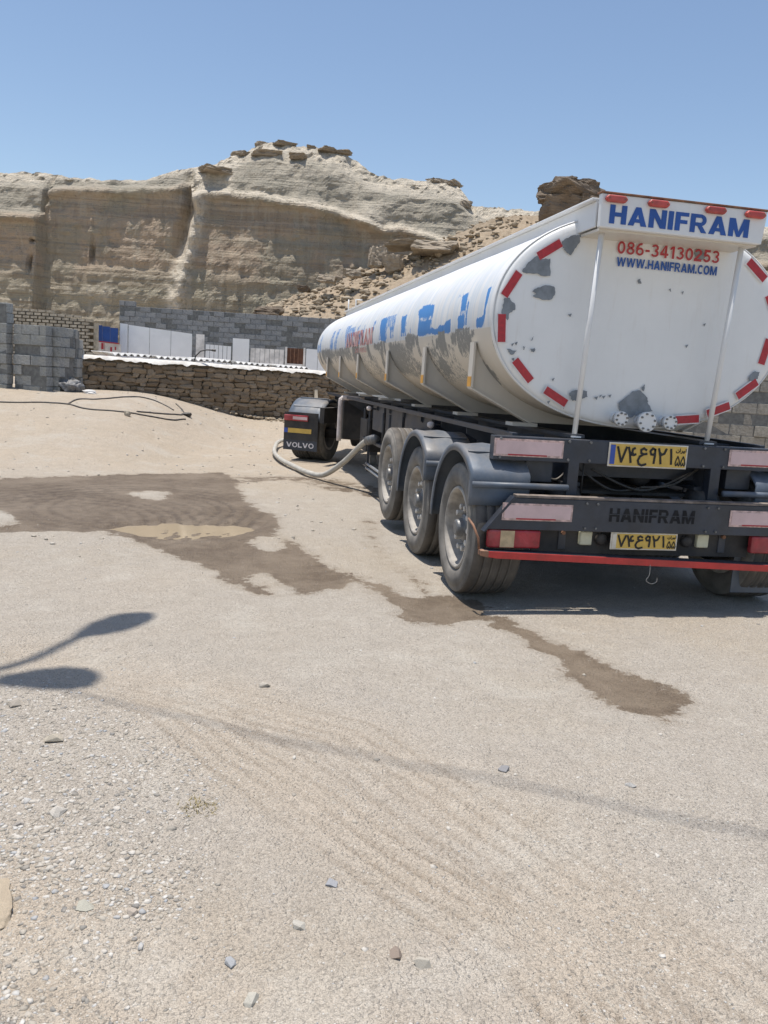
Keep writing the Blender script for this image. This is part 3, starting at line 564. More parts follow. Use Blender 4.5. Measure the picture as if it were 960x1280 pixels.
# ------------------------------------------------------------------ walls
BLK = []
for i in range(4):
    b = MB().box(-.5, .5, -.5, .5, -.5, .5); me = b.mesh('block'); bm = bmesh.new(); bm.from_mesh(me)
    bmesh.ops.bevel(bm, geom=bm.edges[:], offset=.03, segments=1, affect='EDGES'); r_ = random.Random(i)
    for v in bm.verts: v.co += Vector((r_.uniform(-1, 1), r_.uniform(-1, 1), r_.uniform(-1, 1)))*.012
    bm.to_mesh(me); bm.free(); BLK.append(me)
def blockmeshes(mat):
    o = []
    for b in BLK:
        c = b.copy(); c.materials.append(mat); o.append(c)
    return o
def block_run(root, meshes, p0, p1, zb0, zt0, zt1, th=.2, bl=.4, bh=.2, zmin=-9, jag=None, jit=.016):
    """courses of single blocks from p0 to p1; each block a child object"""
    p0 = Vector((*p0, 0)); p1 = Vector((*p1, 0)); L = (p1-p0).length; e = (p1-p0)/L; a = math.atan2(e.y, e.x); row = 0; z = zb0; n = 0; low = MB()
    while z < max(zt0, zt1)-.05:
        x = -bl/2*(row % 2)
        while x < L-.04:
            x0 = max(x, 0); x1 = min(x+bl, L); xm = (x0+x1)/2; zt = zt0+(zt1-zt0)*xm/L
            if jag: zt += jag(xm)
            if x1-x0 > .05 and z+bh <= zt+.04:
                q = p0+e*xm; loc = Vector((q.x, q.y, z+bh/2))+Vector((-e.y, e.x, 0))*rng.uniform(-jit, jit)*2
                sc = (x1-x0-.014, th, bh-.013)
                if z >= zmin:
                    o = bpy.data.objects.new('block', rng.choice(meshes)); COL.objects.link(o); o.parent = root; o.location = loc-root.location; o.scale = sc; o.rotation_euler = (0, rng.uniform(-1, 1)*jit, a+rng.uniform(-1, 1)*jit); n += 1
                else:
                    M_ = Matrix.Translation(loc-root.location) @ Matrix.Rotation(a, 4, 'Z'); low.box(-sc[0]/2, sc[0]/2, -th/2, th/2, -sc[2]/2, sc[2]/2, M_)
            x += bl
        z += bh; row += 1
    core = MB(); nn = max(2, int(L/.4))
    for i in range(nn):
        x0 = L*i/nn; x1 = L*(i+1)/nn; zt = zt0+(zt1-zt0)*(x0+x1)/2/L+(jag((x0+x1)/2) if jag else 0); zt = zb0+math.floor((zt-zb0+.04)/bh)*bh-.03
        Mx = Matrix.Translation(p0-root.location) @ Matrix.Rotation(a, 4, 'Z'); core.box(x0+(.02 if i == 0 else 0), x1-(.02 if i == nn-1 else 0), -th/2+.014, th/2-.014, zb0-.4, zt, Mx)
    o = core.build('mortar_core', M['mortar']); o.parent = root
    if low.v:
        o = low.build('lower_courses', None); o.data.materials.append(meshes[0].materials[0]); o.parent = root; struct(o, 'stuff')
    return n
bw = blockmeshes(M['block'])
w = thing('block_wall', 'grey cement block wall at the left edge with a taller pier and rounded end', 'wall', (-7.1, 12.35, .6), world=False)
block_run(w, bw, (-9.2, 12.95), (-7.12, 12.30), .55, 2.70, 2.66, .24)
block_run(w, bw, (-7.02, 12.40), (-6.33, 12.08), .55, 2.30, 2.22)
block_run(w, bw, (-6.26, 12.20), (-6.06, 12.75), .55, 2.20, 2.16)
block_run(w, bw, (-6.05, 12.83), (-6.02, 13.6), .55, 2.16, 2.0)
w = thing('block_wall', 'long grey block wall behind the white sheet fence below the cliff', 'wall', (-2.9, 28.7, .5), world=False)
def jg(x): return -.22 if 3.0 < x < 3.3 else 0
block_run(w, blockmeshes(M['block3']), (-6.96, 29.6), (3.4, 27.4), .35, 3.92, 3.72, .2, .42, .2, 1.95)
w = thing('block_wall', 'weathered brownish block wall seen under the right side of the tank', 'wall', (7, 9.5, 0), world=False)
block_run(w, blockmeshes(M['block2']), (4.3, 11.2), (10.2, 7.3), -.25, 2.75, 2.75, .22, .45, .22, .4)
# field-stone wall with whitewashed ledge
SW0, SW1 = Vector((-5.98, 13.45, 0)), Vector((2.6, 17.25, 0)); sl = (SW1-SW0).length; se = (SW1-SW0)/sl; sa = math.atan2(se.y, se.x); sn_ = Vector((se.y, -se.x, 0))
w = thing('stone_wall', 'low brown field stone wall with a whitewashed ledge behind the lorry', 'wall', (-3.6, 14.5, .6), world=False)
core = MB()
for i in range(20):
    x0 = sl*i/20; q = SW0+se*x0; core.box(x0, x0+sl/20, .03, .42, float(TERR(q.x, q.y))-.6, 1.60, Matrix.Translation(SW0-w.location) @ Matrix.Rotation(sa, 4, 'Z'))
o = core.build('mortar_core', M['mortar2']); o.parent = w
SM = []
for i in range(7):
    me = blockrock('stone', 700+i, 3, .45, .28, 1.3, .3); me.materials.append(M['stone']); SM.append(me)
cand = []; z = .30
while z < 1.5:
    x = rng.uniform(0, .2); hrow = rng.uniform(.085, .13)
    while x < sl:
        wd = rng.uniform(.12, .34)
        q = SW0+se*(x+wd/2)
        if z > TERR(q.x, q.y)-.1: cand.append((x+wd/2, z+hrow/2+rng.uniform(-.012, .012), wd, hrow*rng.uniform(.85, 1.15)))
        x += wd+rng.uniform(0, .03)
    z += hrow*.93
cand.sort(key=lambda c: -(c[2]*c[3])*(1 if c[0] < 6.3 else .2)); rest = MB()
for i, (x, z, wd, hh) in enumerate(cand):
    q = SW0+se*x+sn_*rng.uniform(-.035, .015)
    if i < 300:
        o = bpy.data.objects.new('stone', SM[i % 7]); COL.objects.link(o); o.parent = w; o.location = Vector((q.x, q.y, z))-w.location; o.scale = (wd*.52, .065, hh*.5); o.rotation_euler = (rng.uniform(-.2, .2), rng.uniform(-.1, .1), sa+rng.uniform(-.12, .12))
    else:
        hv, hf = HV[i % 8]; Mx = Matrix.Translation(Vector((q.x, q.y, z))-w.location) @ Matrix.Rotation(sa, 4, 'Z')
        rest.add([Mx @ Vector((v[0]*wd*.56, v[1]*.11, v[2]*hh*.95)) for v in hv], hf)
o = rest.build('small_stones', M['stone'], smooth=False); o.parent = w; struct(o, 'stuff')
lx = np.linspace(0, sl, 420); ly = np.linspace(-.10, .55, 12); LX, LY = np.meshgrid(lx, ly)
LZ = 1.635+.04*(fbm(LX*2, LY*4, 4, 130)-.5)-.11*sm((-.02-LY)/.10)*(.3+1.1*fbm(LX*5, LX*0, 4, 131))+.015*LX*0
PL = np.stack([SW0.x+se.x*LX-sn_.x*LY-w.location.x, SW0.y+se.y*LX-sn_.y*LY-w.location.y, LZ-w.location.z], -1)
o = link('whitewashed_ledge', gridmesh('whitewashed_ledge', PL), M['whitewash']); o.parent = w
# corrugated sheets on the low shed roof behind the ledge
def corr(label, x0, wd, z, lift, ln=1.6, tilt=.03):
    n = int(wd*14)*2; V = []; F = []
    for j in (0, 1):
        for i in range(n+1):
            x = wd*i/n; zz = .03*math.cos(2*math.pi*x/.15)
            q = SW0+se*(x0+x)-sn_*(.18+j*ln); V.append((q.x, q.y, z+zz+lift*x+j*tilt))
    for i in range(n): F.append((i, i+1, n+2+i, n+1+i))
    me = bpy.data.meshes.new('corrugated_sheet'); me.from_pydata(V, [], F); me.update(); o = link('corrugated_sheet', me, M['corr'])
    s_ = o.modifiers.new('solid', 'SOLIDIFY'); s_.thickness = .012; return tag(o, label, 'roof sheet', 'corrugated sheets behind the stone wall')
corr('corrugated sheet end nearest the block wall on the stone wall', .75, .95, 1.70, .01)
corr('corrugated sheet left of the bent black pipe on the stone wall', 1.75, .95, 1.70, -.01)
corr('lifted corrugated sheet under the bent black pipe', 2.72, 1.0, 1.70, .02)
corr('corrugated sheet in front of the white gate', 3.75, .95, 1.70, -.02)
corr('corrugated sheet in front of the rusty window', 4.85, 1.0, 1.68, 0)
# sheds and sheet fence behind the stone wall
def panelrow(name, label, cat, x0, x1, zt0, zt1, y, mat, n, zb=.2, th=.04, post=False):
    t = thing(name, label, cat, ((x0+x1)/2, y, zb), world=True)
    for i in range(n):
        a = x0+(x1-x0)*i/n; b = x0+(x1-x0)*(i+1)/n; za = zt0+(zt1-zt0)*i/n; zc = zt0+(zt1-zt0)*(i+1)/n; m = MB()
        ya = y-(a-x0)*.21; yb = y-(b-x0)*.21; j = rng.uniform(-.006, .006)
        m.add([(a+.008, ya+j, zb), (b-.008, yb+j, zb), (b-.008, yb+j, zc), (a+.008, ya+j, za), (a+.008, ya+th+j, zb), (b-.008, yb+th+j, zb), (b-.008, yb+th+j, zc), (a+.008, ya+th+j, za)], [(0, 1, 2, 3), (7, 6, 5, 4), (3, 2, 6, 7), (0, 4, 5, 1), (1, 5, 6, 2), (0, 3, 7, 4)])
        m.build('panel', M[mat], t)
    return t
panelrow('sheet_fence', 'long plain white sheet metal fence below the grey block wall', 'fence', -6.28, -4.0, 2.88, 2.70, 26.16, 'sheet', 3)
panelrow('fence_post', 'wide white post at the left end of the sheet fence', 'post', -6.58, -6.30, 2.92, 2.90, 26.2, 'sheet', 1, th=.18)
panelrow('fence_post', 'white post right of the long sheet fence', 'post', -3.87, -3.56, 2.70, 2.70, 25.6, 'sheetr', 1, th=.18)
panelrow('sheet_gate', 'white ribbed sheet gate between two white posts', 'gate', -3.52, -2.60, 2.36, 2.34, 25.5, 'sheet', 6)
panelrow('fence_post', 'broad white pillar right of the ribbed gate', 'pillar', -2.56, -1.96, 2.64, 2.64, 25.37, 'sheet', 1, th=.25)
panelrow('sheet_fence', 'rust stained white boards between the pillar and the window', 'fence', -1.92, -.72, 2.33, 2.34, 25.2, 'sheetr', 7)
t = panelrow('shed_wall', 'white shed wall around a rusty brown window', 'shed', .06, .9, 2.43, 2.40, 24.8, 'sheet', 2)
wn = thing('shed_window', 'rusty brown barred window of the white shed', 'window', (-.3, 24.9, 1.6))
MB().box(-.66, .03, 25.0, 25.04, 1.5, 2.42).build('shutter', M['iron'], wn)
for x in (-.68, -.02): MB().box(x, x+.06, 24.86, 24.99, 1.45, 2.45).build('frame', M['sheetr'], wn)
for x in (-.5, -.36, -.22): MB().box(x, x+.025, 24.93, 24.97, 1.5, 2.42).build('bar', M['rust'], wn)
MB().box(-.61, -.03, 24.90, 24.925, 1.78, 1.86).build('rail', M['sheetr'], wn)
bp_ = thing('blue_panel', 'blue sheet metal panel left of the white sheet fence', 'panel', (-7, 25.8, 1.6))
for i in range(3): MB().box(-7.40+i*.27, -7.40+(i+1)*.27-.008, 25.8, 25.84, .4, 2.78-.03*i).build('panel', M['bluesheet'], bp_)
lw = panelrow('painted_wall', 'low whitewashed wall with red paint marks under the blue panel', 'wall', -7.95, -6.3, 2.20, 2.12, 24.4, 'whitewash', 3, th=.2)
for i in range(9):
    x = -7.7+i*.15; y = 24.4-(x+7.95)*.21-.01; MB().box(x, x+.05+.06*(i % 2), y-.006, y, 1.72+.1*(i % 3), 1.79+.12*(i % 3)+.1*(i % 2)).build('paint_mark', M['redprint'], lw)
MB().prism([(-7.9, 2.2), (-6.35, 2.12), (-6.35, 2.16), (-7.9, 2.24)], 24.05, 24.03).build('paint_mark', M['redprint'], lw)
# open brick screen stacked at the left
sc_ = thing('brick_screen', 'pale openwork brick screen rising behind the left block wall', 'wall', (-8, 21.4, 1))
m = MB()
for row in range(17):
    z = 1.3+row*.098; x = -9.7+(row % 2)*.11
    while x < -6.8:
        zt = 2.98-.115*(x+9.0)
        if z < zt:
            y = 21.6-(x+9)*.22; a = -.216; m.box(-.098, .098, -.06, .06, 0, .070, Matrix.Translation((x, y, z)) @ Matrix.Rotation(a, 4, 'Z'))
        x += .235
struct(m.build('bricks', M['clay'], sc_), 'stuff')
m = MB().box(-9.75, -6.8, .18, .24, .2, 2.55, Matrix.Translation((0, 21.5, 0))); 
m = MB(); m.add([(-9.7, 21.96, .3), (-6.75, 21.31, .3), (-6.75, 21.31, 2.66), (-9.7, 21.96, 3.02), (-9.7, 22.06, .3), (-6.75, 21.41, .3), (-6.75, 21.41, 2.66), (-9.7, 22.06, 3.02)], [(0, 1, 2, 3), (7, 6, 5, 4), (3, 2, 6, 7), (0, 4, 5, 1), (1, 5, 6, 2), (0, 3, 7, 4)]); m.build('backing', M['mortar2'], sc_)
MB().box(-6.78, -6.66, 21.2, 21.4, .3, 2.66).build('end_pier', M['clay'], sc_)
# bent pipe on the wall
q = SW0+se*2.62-sn_*.05
pp = [(q.x-.02, q.y, 1.3), (q.x, q.y, 1.6), (q.x+.05, q.y, 1.78), (q.x+.16, q.y, 1.90), (q.x+.30, q.y, 1.94), (q.x+.42, q.y, 1.94)]
t = thing('bent_pipe', 'thin black pipe bent over the top of the stone wall', 'pipe', (q.x, q.y, 1.3)); MB().tube(pp, .016, 8).build('pipe', M['poly'], t, True); MB().tube([pp[-1], (pp[-1][0]+.09, pp[-1][1], 1.935)], .026, 8).build('nozzle', M['poly'], t, True)
q = SW0+se*5.85+sn_*.25
o = MB().prism([(-.05, 0), (.06, 0), (.02, .62), (-.06, .60)], -.03, .03).build('cream_board', M['wood'], bev=.006); o.location = (q.x, q.y, .55); o.rotation_euler = (-.25, .1, sa); tag(o, 'cream board leaning on the stone wall beside the trailer', 'board')
# things lying in the yard
def onground(pts, r): return [(x, y, gz(x, y)+r) for x, y in pts]
def spline(p, n=8):
    p = [Vector(q) for q in p]; o = []
    for i in range(len(p)-1):
        a, b, c, d = p[max(i-1, 0)], p[i], p[i+1], p[min(i+2, len(p)-1)]
        for k in range(n):
            t = k/n; o.append(.5*((2*b)+(c-a)*t+(2*a-5*b+4*c-d)*t*t+(3*b-a-3*c+d)*t**3))
    return o+[p[-1]]
for lb, pl in [('black plastic pipe crossing the yard from the left edge', [(-9.5, 10.2), (-6.89, 10.5), (-6.1, 10.66), (-5.74, 10.61), (-5.34, 10.29), (-4.68, 10.3), (-4.0, 10.9), (-3.65, 11.7)]),
               ('thin black pipe running along the foot of the stone wall', [(-5.74, 10.65), (-5.61, 11.14), (-5.17, 11.3), (-4.4, 12.2), (-3.9, 12.0)]),
               ('short black pipe beside the earth clod in the yard', [(-4.5, 10.6), (-4.1, 11.2), (-3.7, 12.1), (-3.9, 12.9)])]:
    o = MB().tube([(v.x, v.y, gz(v.x, v.y)+.01) for v in spline([(x, y, 0) for x, y in pl])], .015, 7).build('black_pipe', M['poly'], None, True); tag(o, lb, 'pipe', 'black pipes in the yard')
def small(name, label, cat, x, y, size, seed, mat, sub=2, amp=.1, n=18, dz=.35, rot=0):
    o = link(name, rockmesh(name, seed, n, sub, amp, sub == 0), mat); o.location = (x, y, gz(x, y)+size[2]*dz); o.scale = size; o.rotation_euler.z = rot; return tag(o, label, cat)
small('earth_clod', 'pale earth clod standing alone among the black pipes', 'clod', -4.62, 10.1, (.07, .06, .11), 801, M['clay'])
small('rag_bundle', 'dark bundled rag at the end of the black pipe', 'rag', -3.65, 12.1, (.16, .1, .07), 802, M['poly'], amp=.25)
small('plastic_bag', 'crumpled grey plastic sheeting at the foot of the block wall', 'bag', -5.95, 12.2, (.32, .2, .22), 803, M['bag'], 3, .3)
small('plastic_bag', 'pale crumpled bag beside the grey sheeting', 'bag', -5.55, 12.0, (.16, .1, .06), 804, M['corr'], 3, .25)
pts = [(-2.4+rng.gauss(0, .55), 15.05+rng.gauss(0, .18)) for _ in range(160)]
o = scatter('rubble_heap', M['rubblerock'], [(x, y, gz(x, y)+.02+.05*math.exp(-((x+2.4)/.6)**2), rng.uniform(.03, .09), rng.uniform(0, 6)) for x, y in pts]); struct(o, 'stuff'); o['label'] = 'heap of broken tan stones at the foot of the stone wall'
# ------------------------------------------------------------------ tanker trailer
TR = thing('tanker_trailer', 'dirty white tanker trailer with peeling paint and three axles', 'tanker trailer', (0, 4, 0))
TA, TB, TZC, TXC, TN = 1.12, .74, 2.03, -.03, 2.12
Y0, Y1 = -.13, 10.55
def ell(t, k=1.):
    c, s = math.cos(t), math.sin(t); return TXC+TA*k*math.copysign(abs(c)**(2/TN), c), TZC+TB*k*math.copysign(abs(s)**(2/TN), s)
RINGS = [1.25, 2.7, 4.3, 5.9, 7.5, 9.1]
ys = np.concatenate([np.linspace(Y0, 5, 240), np.linspace(5.03, Y1, 130)]); th = np.linspace(0, 2*np.pi, 200, endpoint=False)
YY, TT = np.meshgrid(ys, th, indexing='ij'); ct, st_ = np.cos(TT), np.sin(TT)
kk = 1+.0035*(fbm(YY*1.3, st_*1.5+ct, 3, 140)-.5)*2
for rg in RINGS: kk += .006*np.exp(-((YY-rg)/.02)**2)-.007*np.exp(-((YY-rg)/.10)**2)
kk += .008*np.exp(-((YY-Y0)/.03)**2)
SX = TXC+TA*kk*np.sign(ct)*np.abs(ct)**(2/TN); SZ = TZC+TB*kk*np.sign(st_)*np.abs(st_)**(2/TN)
sme = gridmesh('tank_shell', np.stack([SX, YY, SZ], -1), True, True)
BLUE = [[(2.25, 2.21), (1.66, 2.21), (1.56, 2.1), (2.13, 2.1)], [(2.1, 2.075), (1.62, 2.065), (1.68, 1.99), (1.36, 2.0), (.98, 2.06), (.97, 1.94), (2.14, 1.94)], [(.77, 2.06), (.61, 2.06), (.61, 1.94), (.77, 1.94)], [(.77, 2.22), (.59, 2.21), (.54, 2.09), (.65, 2.1)], [(.27, 2.0), (.08, 2.01), (.11, 1.93), (.28, 1.93)], [(.11, 2.2), (.03, 2.21), (.08, 2.0), (.12, 2.0)], [(4.21, 2.22), (3.78, 2.2), (3.71, 1.94), (3.98, 1.95)], [(3.0, 2.19), (2.75, 2.19), (2.73, 2.0), (2.84, 2.01)]]
BARE = [[(2.68, 2.0), (2.22, 1.98), (2.32, 1.84), (2.79, 1.84)], [(1.46, 1.92), (1.3, 1.92), (1.39, 1.81), (1.56, 1.81)], [(.96, 1.95), (.73, 1.94), (.85, 1.83), (1.01, 1.83)], [(.58, 1.92), (.31, 1.93), (.31, 1.87), (.41, 1.86), (.34, 1.77), (.18, 1.61), (.35, 1.51), (.5, 1.56), (.54, 1.64), (.56, 1.78)], [(1.54, 1.78), (1.35, 1.72), (1.36, 1.58), (1.67, 1.58), (1.67, 1.68)], [(4.13, 1.87), (3.92, 1.87), (4.14, 1.63), (4.42, 1.63)], [(4.5, 1.96), (3.98, 1.95), (4.09, 1.85), (4.52, 1.86)]]
BARES = [[(3.57, 1.96), (2.75, 1.93), (2.35, 1.72), (1.84, 1.56), (2.08, 1.47), (2.69, 1.52), (3.58, 1.58), (3.66, 1.78)], [(9.9, 2.02), (6.44, 1.95), (6.72, 1.79), (9.9, 1.78)], [(1.9, 1.9), (.9, 1.9), (.9, 1.5), (1.9, 1.5)], [(6.4, 1.9), (4.6, 1.85), (4.4, 1.5), (6.4, 1.5)]]
left = (SX < TXC+.2); blue = np.zeros_like(SX); bare = np.zeros_like(SX); wy_ = YY+.10*(fbm(YY*3, SZ*9, 3, 150)-.5); wz_ = SZ+.05*(fbm(YY*9, SZ*4, 3, 151)-.5)
for p in BLUE: blue = np.maximum(blue, .86*sm(sdpoly(wy_, wz_, p)/.05+.5))
blue = np.maximum(blue, .50*((SZ > 1.95) & (SZ < 2.28) & (YY > 6.6))*sm((fbm(YY*2.5, SZ*1.5, 3, 152)-.40)*6))
blue = np.maximum(blue, .50*((SZ > 1.97) & (SZ < 2.25) & (YY > .5) & (YY < 6.6))*sm((fbm(YY*3.5, SZ*2, 3, 153)-.5)*6))
for p in BARE: bare = np.maximum(bare, .72*sm(sdpoly(wy_, wz_, p)/.07+.5))
for p in BARES: bare = np.maximum(bare, (.66 if p is not BARES[2] and p is not BARES[3] else .52)*sm(sdpoly(wy_, wz_, p)/.16+.5)*(.75+.5*fbm(YY*2.2, SZ*1.4, 2, 154)))
stk = fbm(YY*5.5, SZ*1.2+.3*YY, 4, 157); bare = np.maximum(bare, .78*sm((stk-.46)*9)*sm((SZ-1.62)/.2)*sm((1.985-SZ)/.04)*(.6+.8*fbm(YY*.9, SZ*0, 2, 158)))
film = sm((SZ-1.92)/.03)*(1-.75*sm((SZ-2.2)/.35))
fattr(sme, 'blue', blue*left); fattr(sme, 'bare', bare*left); fattr(sme, 'film', film*left)
shell = link('tank_shell', sme, M['tank'], TR)
def headmesh(ya, sgn, dome, k0=1.):
    m = MB(); N = 96; prof = [(1., 0), (.992, .022), (.975, .038), (.94, .05), (.8, .058), (.5, .066), (.2, .072)]
    for q, d in prof:
        for j in range(N):
            x, z = ell(2*math.pi*j/N, q*k0); m.v.append((x, ya+sgn*d*dome, z))
    for i in range(len(prof)-1): m.f += [(i*N+j, i*N+(j+1) % N, (i+1)*N+(j+1) % N, (i+1)*N+j) for j in range(N)]
    m.f.append(tuple((len(prof)-1)*N+j for j in range(N))); return m
headmesh(Y0, -1, .55).build('rear_head', M['head'], TR, True)
headmesh(Y1, 1, 5).build('front_head', M['saddle'], TR, True)
HY = Y0-.0425
def flat(poly, y, name, mat, parent, t=.002):
    return MB().prism(poly, y-t, y).build(name, mat, parent)
rim = MB(); N = 120
for q, y in ((1.0105, Y0+.03), (1.0115, Y0-.003), (1.002, Y0-.010), (.996, Y0+.01)):
    for j in range(N): x, z = ell(2*math.pi*j/N, q); rim.v.append((x, y, z))
for i in range(3): rim.f += [(i*N+j, i*N+(j+1) % N, (i+1)*N+(j+1) % N, (i+1)*N+j) for j in range(N)]
rim.build('weld_rim', M['white'], TR, True)
CH = [[(-.716, 2.534), (-.689, 2.557), (-.624, 2.585), (-.585, 2.59), (-.584, 2.546), (-.609, 2.502), (-.643, 2.447), (-.68, 2.47), (-.706, 2.493)],
 [(-.985, 2.311), (-.945, 2.375), (-.883, 2.425), (-.857, 2.402), (-.789, 2.413), (-.778, 2.299), (-.846, 2.294), (-.87, 2.307), (-.915, 2.303), (-.961, 2.303)],
 [(-.898, 2.185), (-.861, 2.214), (-.806, 2.234), (-.742, 2.229), (-.73, 2.188), (-.751, 2.144), (-.802, 2.134), (-.889, 2.152), (-.868, 2.171)],
 [(-1.09, 2.126), (-1.054, 2.130), (-1.008, 2.081), (-1.011, 2.05), (-1.048, 2.026), (-1.055, 1.978), (-1.086, 2.002), (-1.10, 2.010), (-1.10, 2.08)],
 [(-1.04, 1.785), (-.969, 1.777), (-.998, 1.748), (-1.03, 1.762)], [(-.878, 1.858), (-.858, 1.883), (-.862, 1.864), (-.872, 1.853)], [(-.931, 1.806), (-.914, 1.811), (-.918, 1.786)], [(-.878, 1.794), (-.844, 1.805), (-.84, 1.78), (-.859, 1.779)],
 [(-.557, 1.51), (-.512, 1.534), (-.422, 1.529), (-.414, 1.49), (-.469, 1.47), (-.527, 1.456)],
 [(-.17, 1.463), (-.071, 1.55), (-.012, 1.56), (.05, 1.509), (.061, 1.465), (.103, 1.418), (-.004, 1.394), (-.069, 1.36), (-.113, 1.389), (-.156, 1.408)],
 [(.287, 2.545), (.344, 2.572), (.386, 2.529), (.338, 2.49)], [(-.128, 2.319), (-.106, 2.336), (-.095, 2.305), (-.119, 2.303)], [(.844, 1.70), (.893, 1.754), (.932, 1.752), (.922, 1.70), (.86, 1.68)], [(-.006, 1.572), (.019, 1.606), (.015, 1.555)]]
def rough_poly(p, a=.006, n=5):
    o = []
    for i in range(len(p)):
        (x0, z0), (x1, z1) = p[i], p[(i+1) % len(p)]
        for k in range(n): t = k/n; o.append((x0+(x1-x0)*t+(rng.uniform(-a, a) if k else 0), z0+(z1-z0)*t+(rng.uniform(-a, a) if k else 0)))
    return o
CHALL = CH+[[(x+rng.uniform(-.008, .008), z) for x, z in ((cx, cz), (cx+.02, cz+.008), (cx+.012, cz-.016))] for cx, cz in [(-1.02, 1.82), (-.99, 1.83), (-1.0, 1.72), (-.62, 2.05), (-.70, 1.60), (.30, 1.9), (.12, 2.28), (.22, 2.27), (-.36, 1.49), (-.33, 1.505), (-.30, 1.5), (-.26, 1.51), (.42, 2.06), (-.72, 1.44), (-.60, 1.41)]]
for i, p in enumerate(CHALL):
    a = .005 if i < len(CH) else .001
    cxp = sum(q[0] for q in p)/len(p)
    flat(rough_poly(p, a, 4 if i < len(CH) else 1), HY+(.012 if abs(cxp) > .95 else .002 if abs(cxp) > .8 else -.001)-.001, 'bare_patch', M['primer'], TR, .0025)
# red and white tapes along the head edge
TAPES = [(-.80, 2.472, 34), (-1.048, 2.222, 60), (-1.093, 1.923, 94), (-.912, 1.645, 134), (-.657, 1.478, 152), (.384, 1.372, 6), (.627, 1.456, 22), (.845, 1.62, 38), (.96, 1.90, 78), (.80, 2.47, -38), (.97, 2.22, -62)]
for (x, z, a) in TAPES:
    a = R(a); c, s = math.cos(a), math.sin(a); yy = HY-.004+(.016 if abs(x) > .9 else .006 if abs(x) > .75 else 0)
    rect = lambda l, h: [(x+u*c-v*s, z+u*s+v*c) for u, v in ((-l, -h), (l, -h), (l, h), (-l, h))]
    t_ = flat(rect(.100, .036), yy, 'tape', M['tapeedge'], TR, .002); flat(rect(.094, .028), yy-.003, 'red_face', M['redtape'], t_, .0015)
placetext('086-34130253', -.305, .485, 2.49+.0, 2.575, HY-.006, M['redprint'], TR, .12, .22)
placetext('WWW.HANIFRAM.COM', -.30, .478, 2.405, 2.467, HY-.006, M['blueprint'], TR, .10, .25)
# walkway box with side rails and the rear sign board
for s in (-1, 1):
    MB().prism([(s*.585, 2.60), (s*.600, 2.60), (s*.600, 2.765), (s*.585, 2.765)], -.42, 10.75).build('side_rail', M['white'], TR, bev=.004)
    MB().prism([(s*.55, 2.767), (s*.635, 2.767), (s*.635, 2.785), (s*.55, 2.785)], -.42, 10.75).build('rail_cap', M['white'], TR, bev=.005)
    MB().prism([(s*.60, 2.615), (s*.70, 2.56), (s*.70, 2.572), (s*.60, 2.63)], -.10, 10.5).build('drip_flange', M['white'], TR)
MB().box(-.583, .583, -.40, 10.7, 2.70, 2.712).build('walkway', M['saddle'], TR)
sg = MB().prism([(-.60, 2.59), (.585, 2.585), (.605, 2.80), (-.605, 2.80)], -.50, -.455).build('sign_board', M['white'], TR, bev=.006)
MB().box(-.58, .58, -.454, -.14, 2.575, 2.592).build('sign_underside', M['saddle'], TR)
MB().box(-.612, .612, -.512, -.44, 2.801, 2.812).build('sign_lip', M['rust'], TR, bev=.003)
placetext('HANIFRAM', -.54, .475, 2.617, 2.735, -.503, M['blueprint'], TR, .09, .27)
for x in (-.51, -.21, .205, .50):
    l = MB().prism([(x-.075, 2.763), (x-.06, 2.745), (x+.06, 2.745), (x+.075, 2.763), (x+.075, 2.772), (x+.06, 2.79), (x-.06, 2.79), (x-.075, 2.772)], -.535, -.500).build('marker_lamp', M['lamp'], TR, bev=.01, seg=3)
    for d in (-.055, .055): MB().lathe([(-.537, .0005), (-.537, .005), (-.530, .006)], 8, (x+d, 0, 2.768), 'y').build('screw', M['rust'], l)
for s in (-1, 1): MB().tube([(s*.52, -.245, 1.19), (s*.522, -.375, 2.60)], .019, 12).build('support_pole', M['white'], TR, True); MB().box(s*.52-.035, s*.52+.035, -.29, -.20, 1.203, 1.213).build('pole_foot', M['white'], TR)
# outlet pipes with bolted blank flanges
for x, z, r in ((-.185, 1.352, .052), (.016, 1.340, .072), (.198, 1.345, .053)):
    p = MB().lathe([(.35, r*.7), (-.20, r*.7)], 24, (x, 0, z), 'y').build('outlet_pipe', M['white'], TR, True)
    f = MB().lathe([(-.19, r*.6), (-.19, r), (-.215, r), (-.218, r*.96), (-.218, r*.02)], 28, (x, -.06, z), 'y').build('blank_flange', M['white'], TR, bev=.002)
    for k in range(8):
        a = k*math.pi/4+.2; MB().lathe([(-.216, .008), (-.228, .008), (-.228, .0004)], 6, (x+math.cos(a)*r*.78, -.06, z+math.sin(a)*r*.78), 'y').build('bolt', M['hub'], f)
# saddles under the tank
for y in (.34, 1.85, 3.61, 5.68, 7.42, 9.01):
    poly = [(-1.135, 1.83), (-1.135, 1.50), (-.66, 1.265), (.62, 1.265), (1.08, 1.50), (1.08, 1.83), (.9, 1.9), (-.95, 1.9)]
    sd = MB().prism(poly, y-.006, y+.006).build('saddle', M['saddle'], TR)
    for s, x in ((-1, -1.135), (1, 1.08)):
        MB().box(x-.008, x+.008, y-.05, y+.05, 1.50, 1.84).build('flange', M['saddle'], sd)
        MB().prism([(s*.64, 1.253), (abs(x)*s, 1.492), (abs(x)*s, 1.506), (s*.64, 1.267)], y-.05, y+.05).build('flange', M['saddle'], sd)
    MB().box(-1.147, -1.1435, y-.046, y+.046, 1.51, 1.585).build('amber_tab', M['yellowref'], sd)
    MB().box(-1.12, -1.03, y-.054, y-.0515, 1.512, 1.58).build('amber_tab', M['yellowref'], sd) if False else None
    MB().box(-.80, -.60, y-.08, y+.08, 1.236, 1.262).build('saddle_pad', M['saddle'], sd)
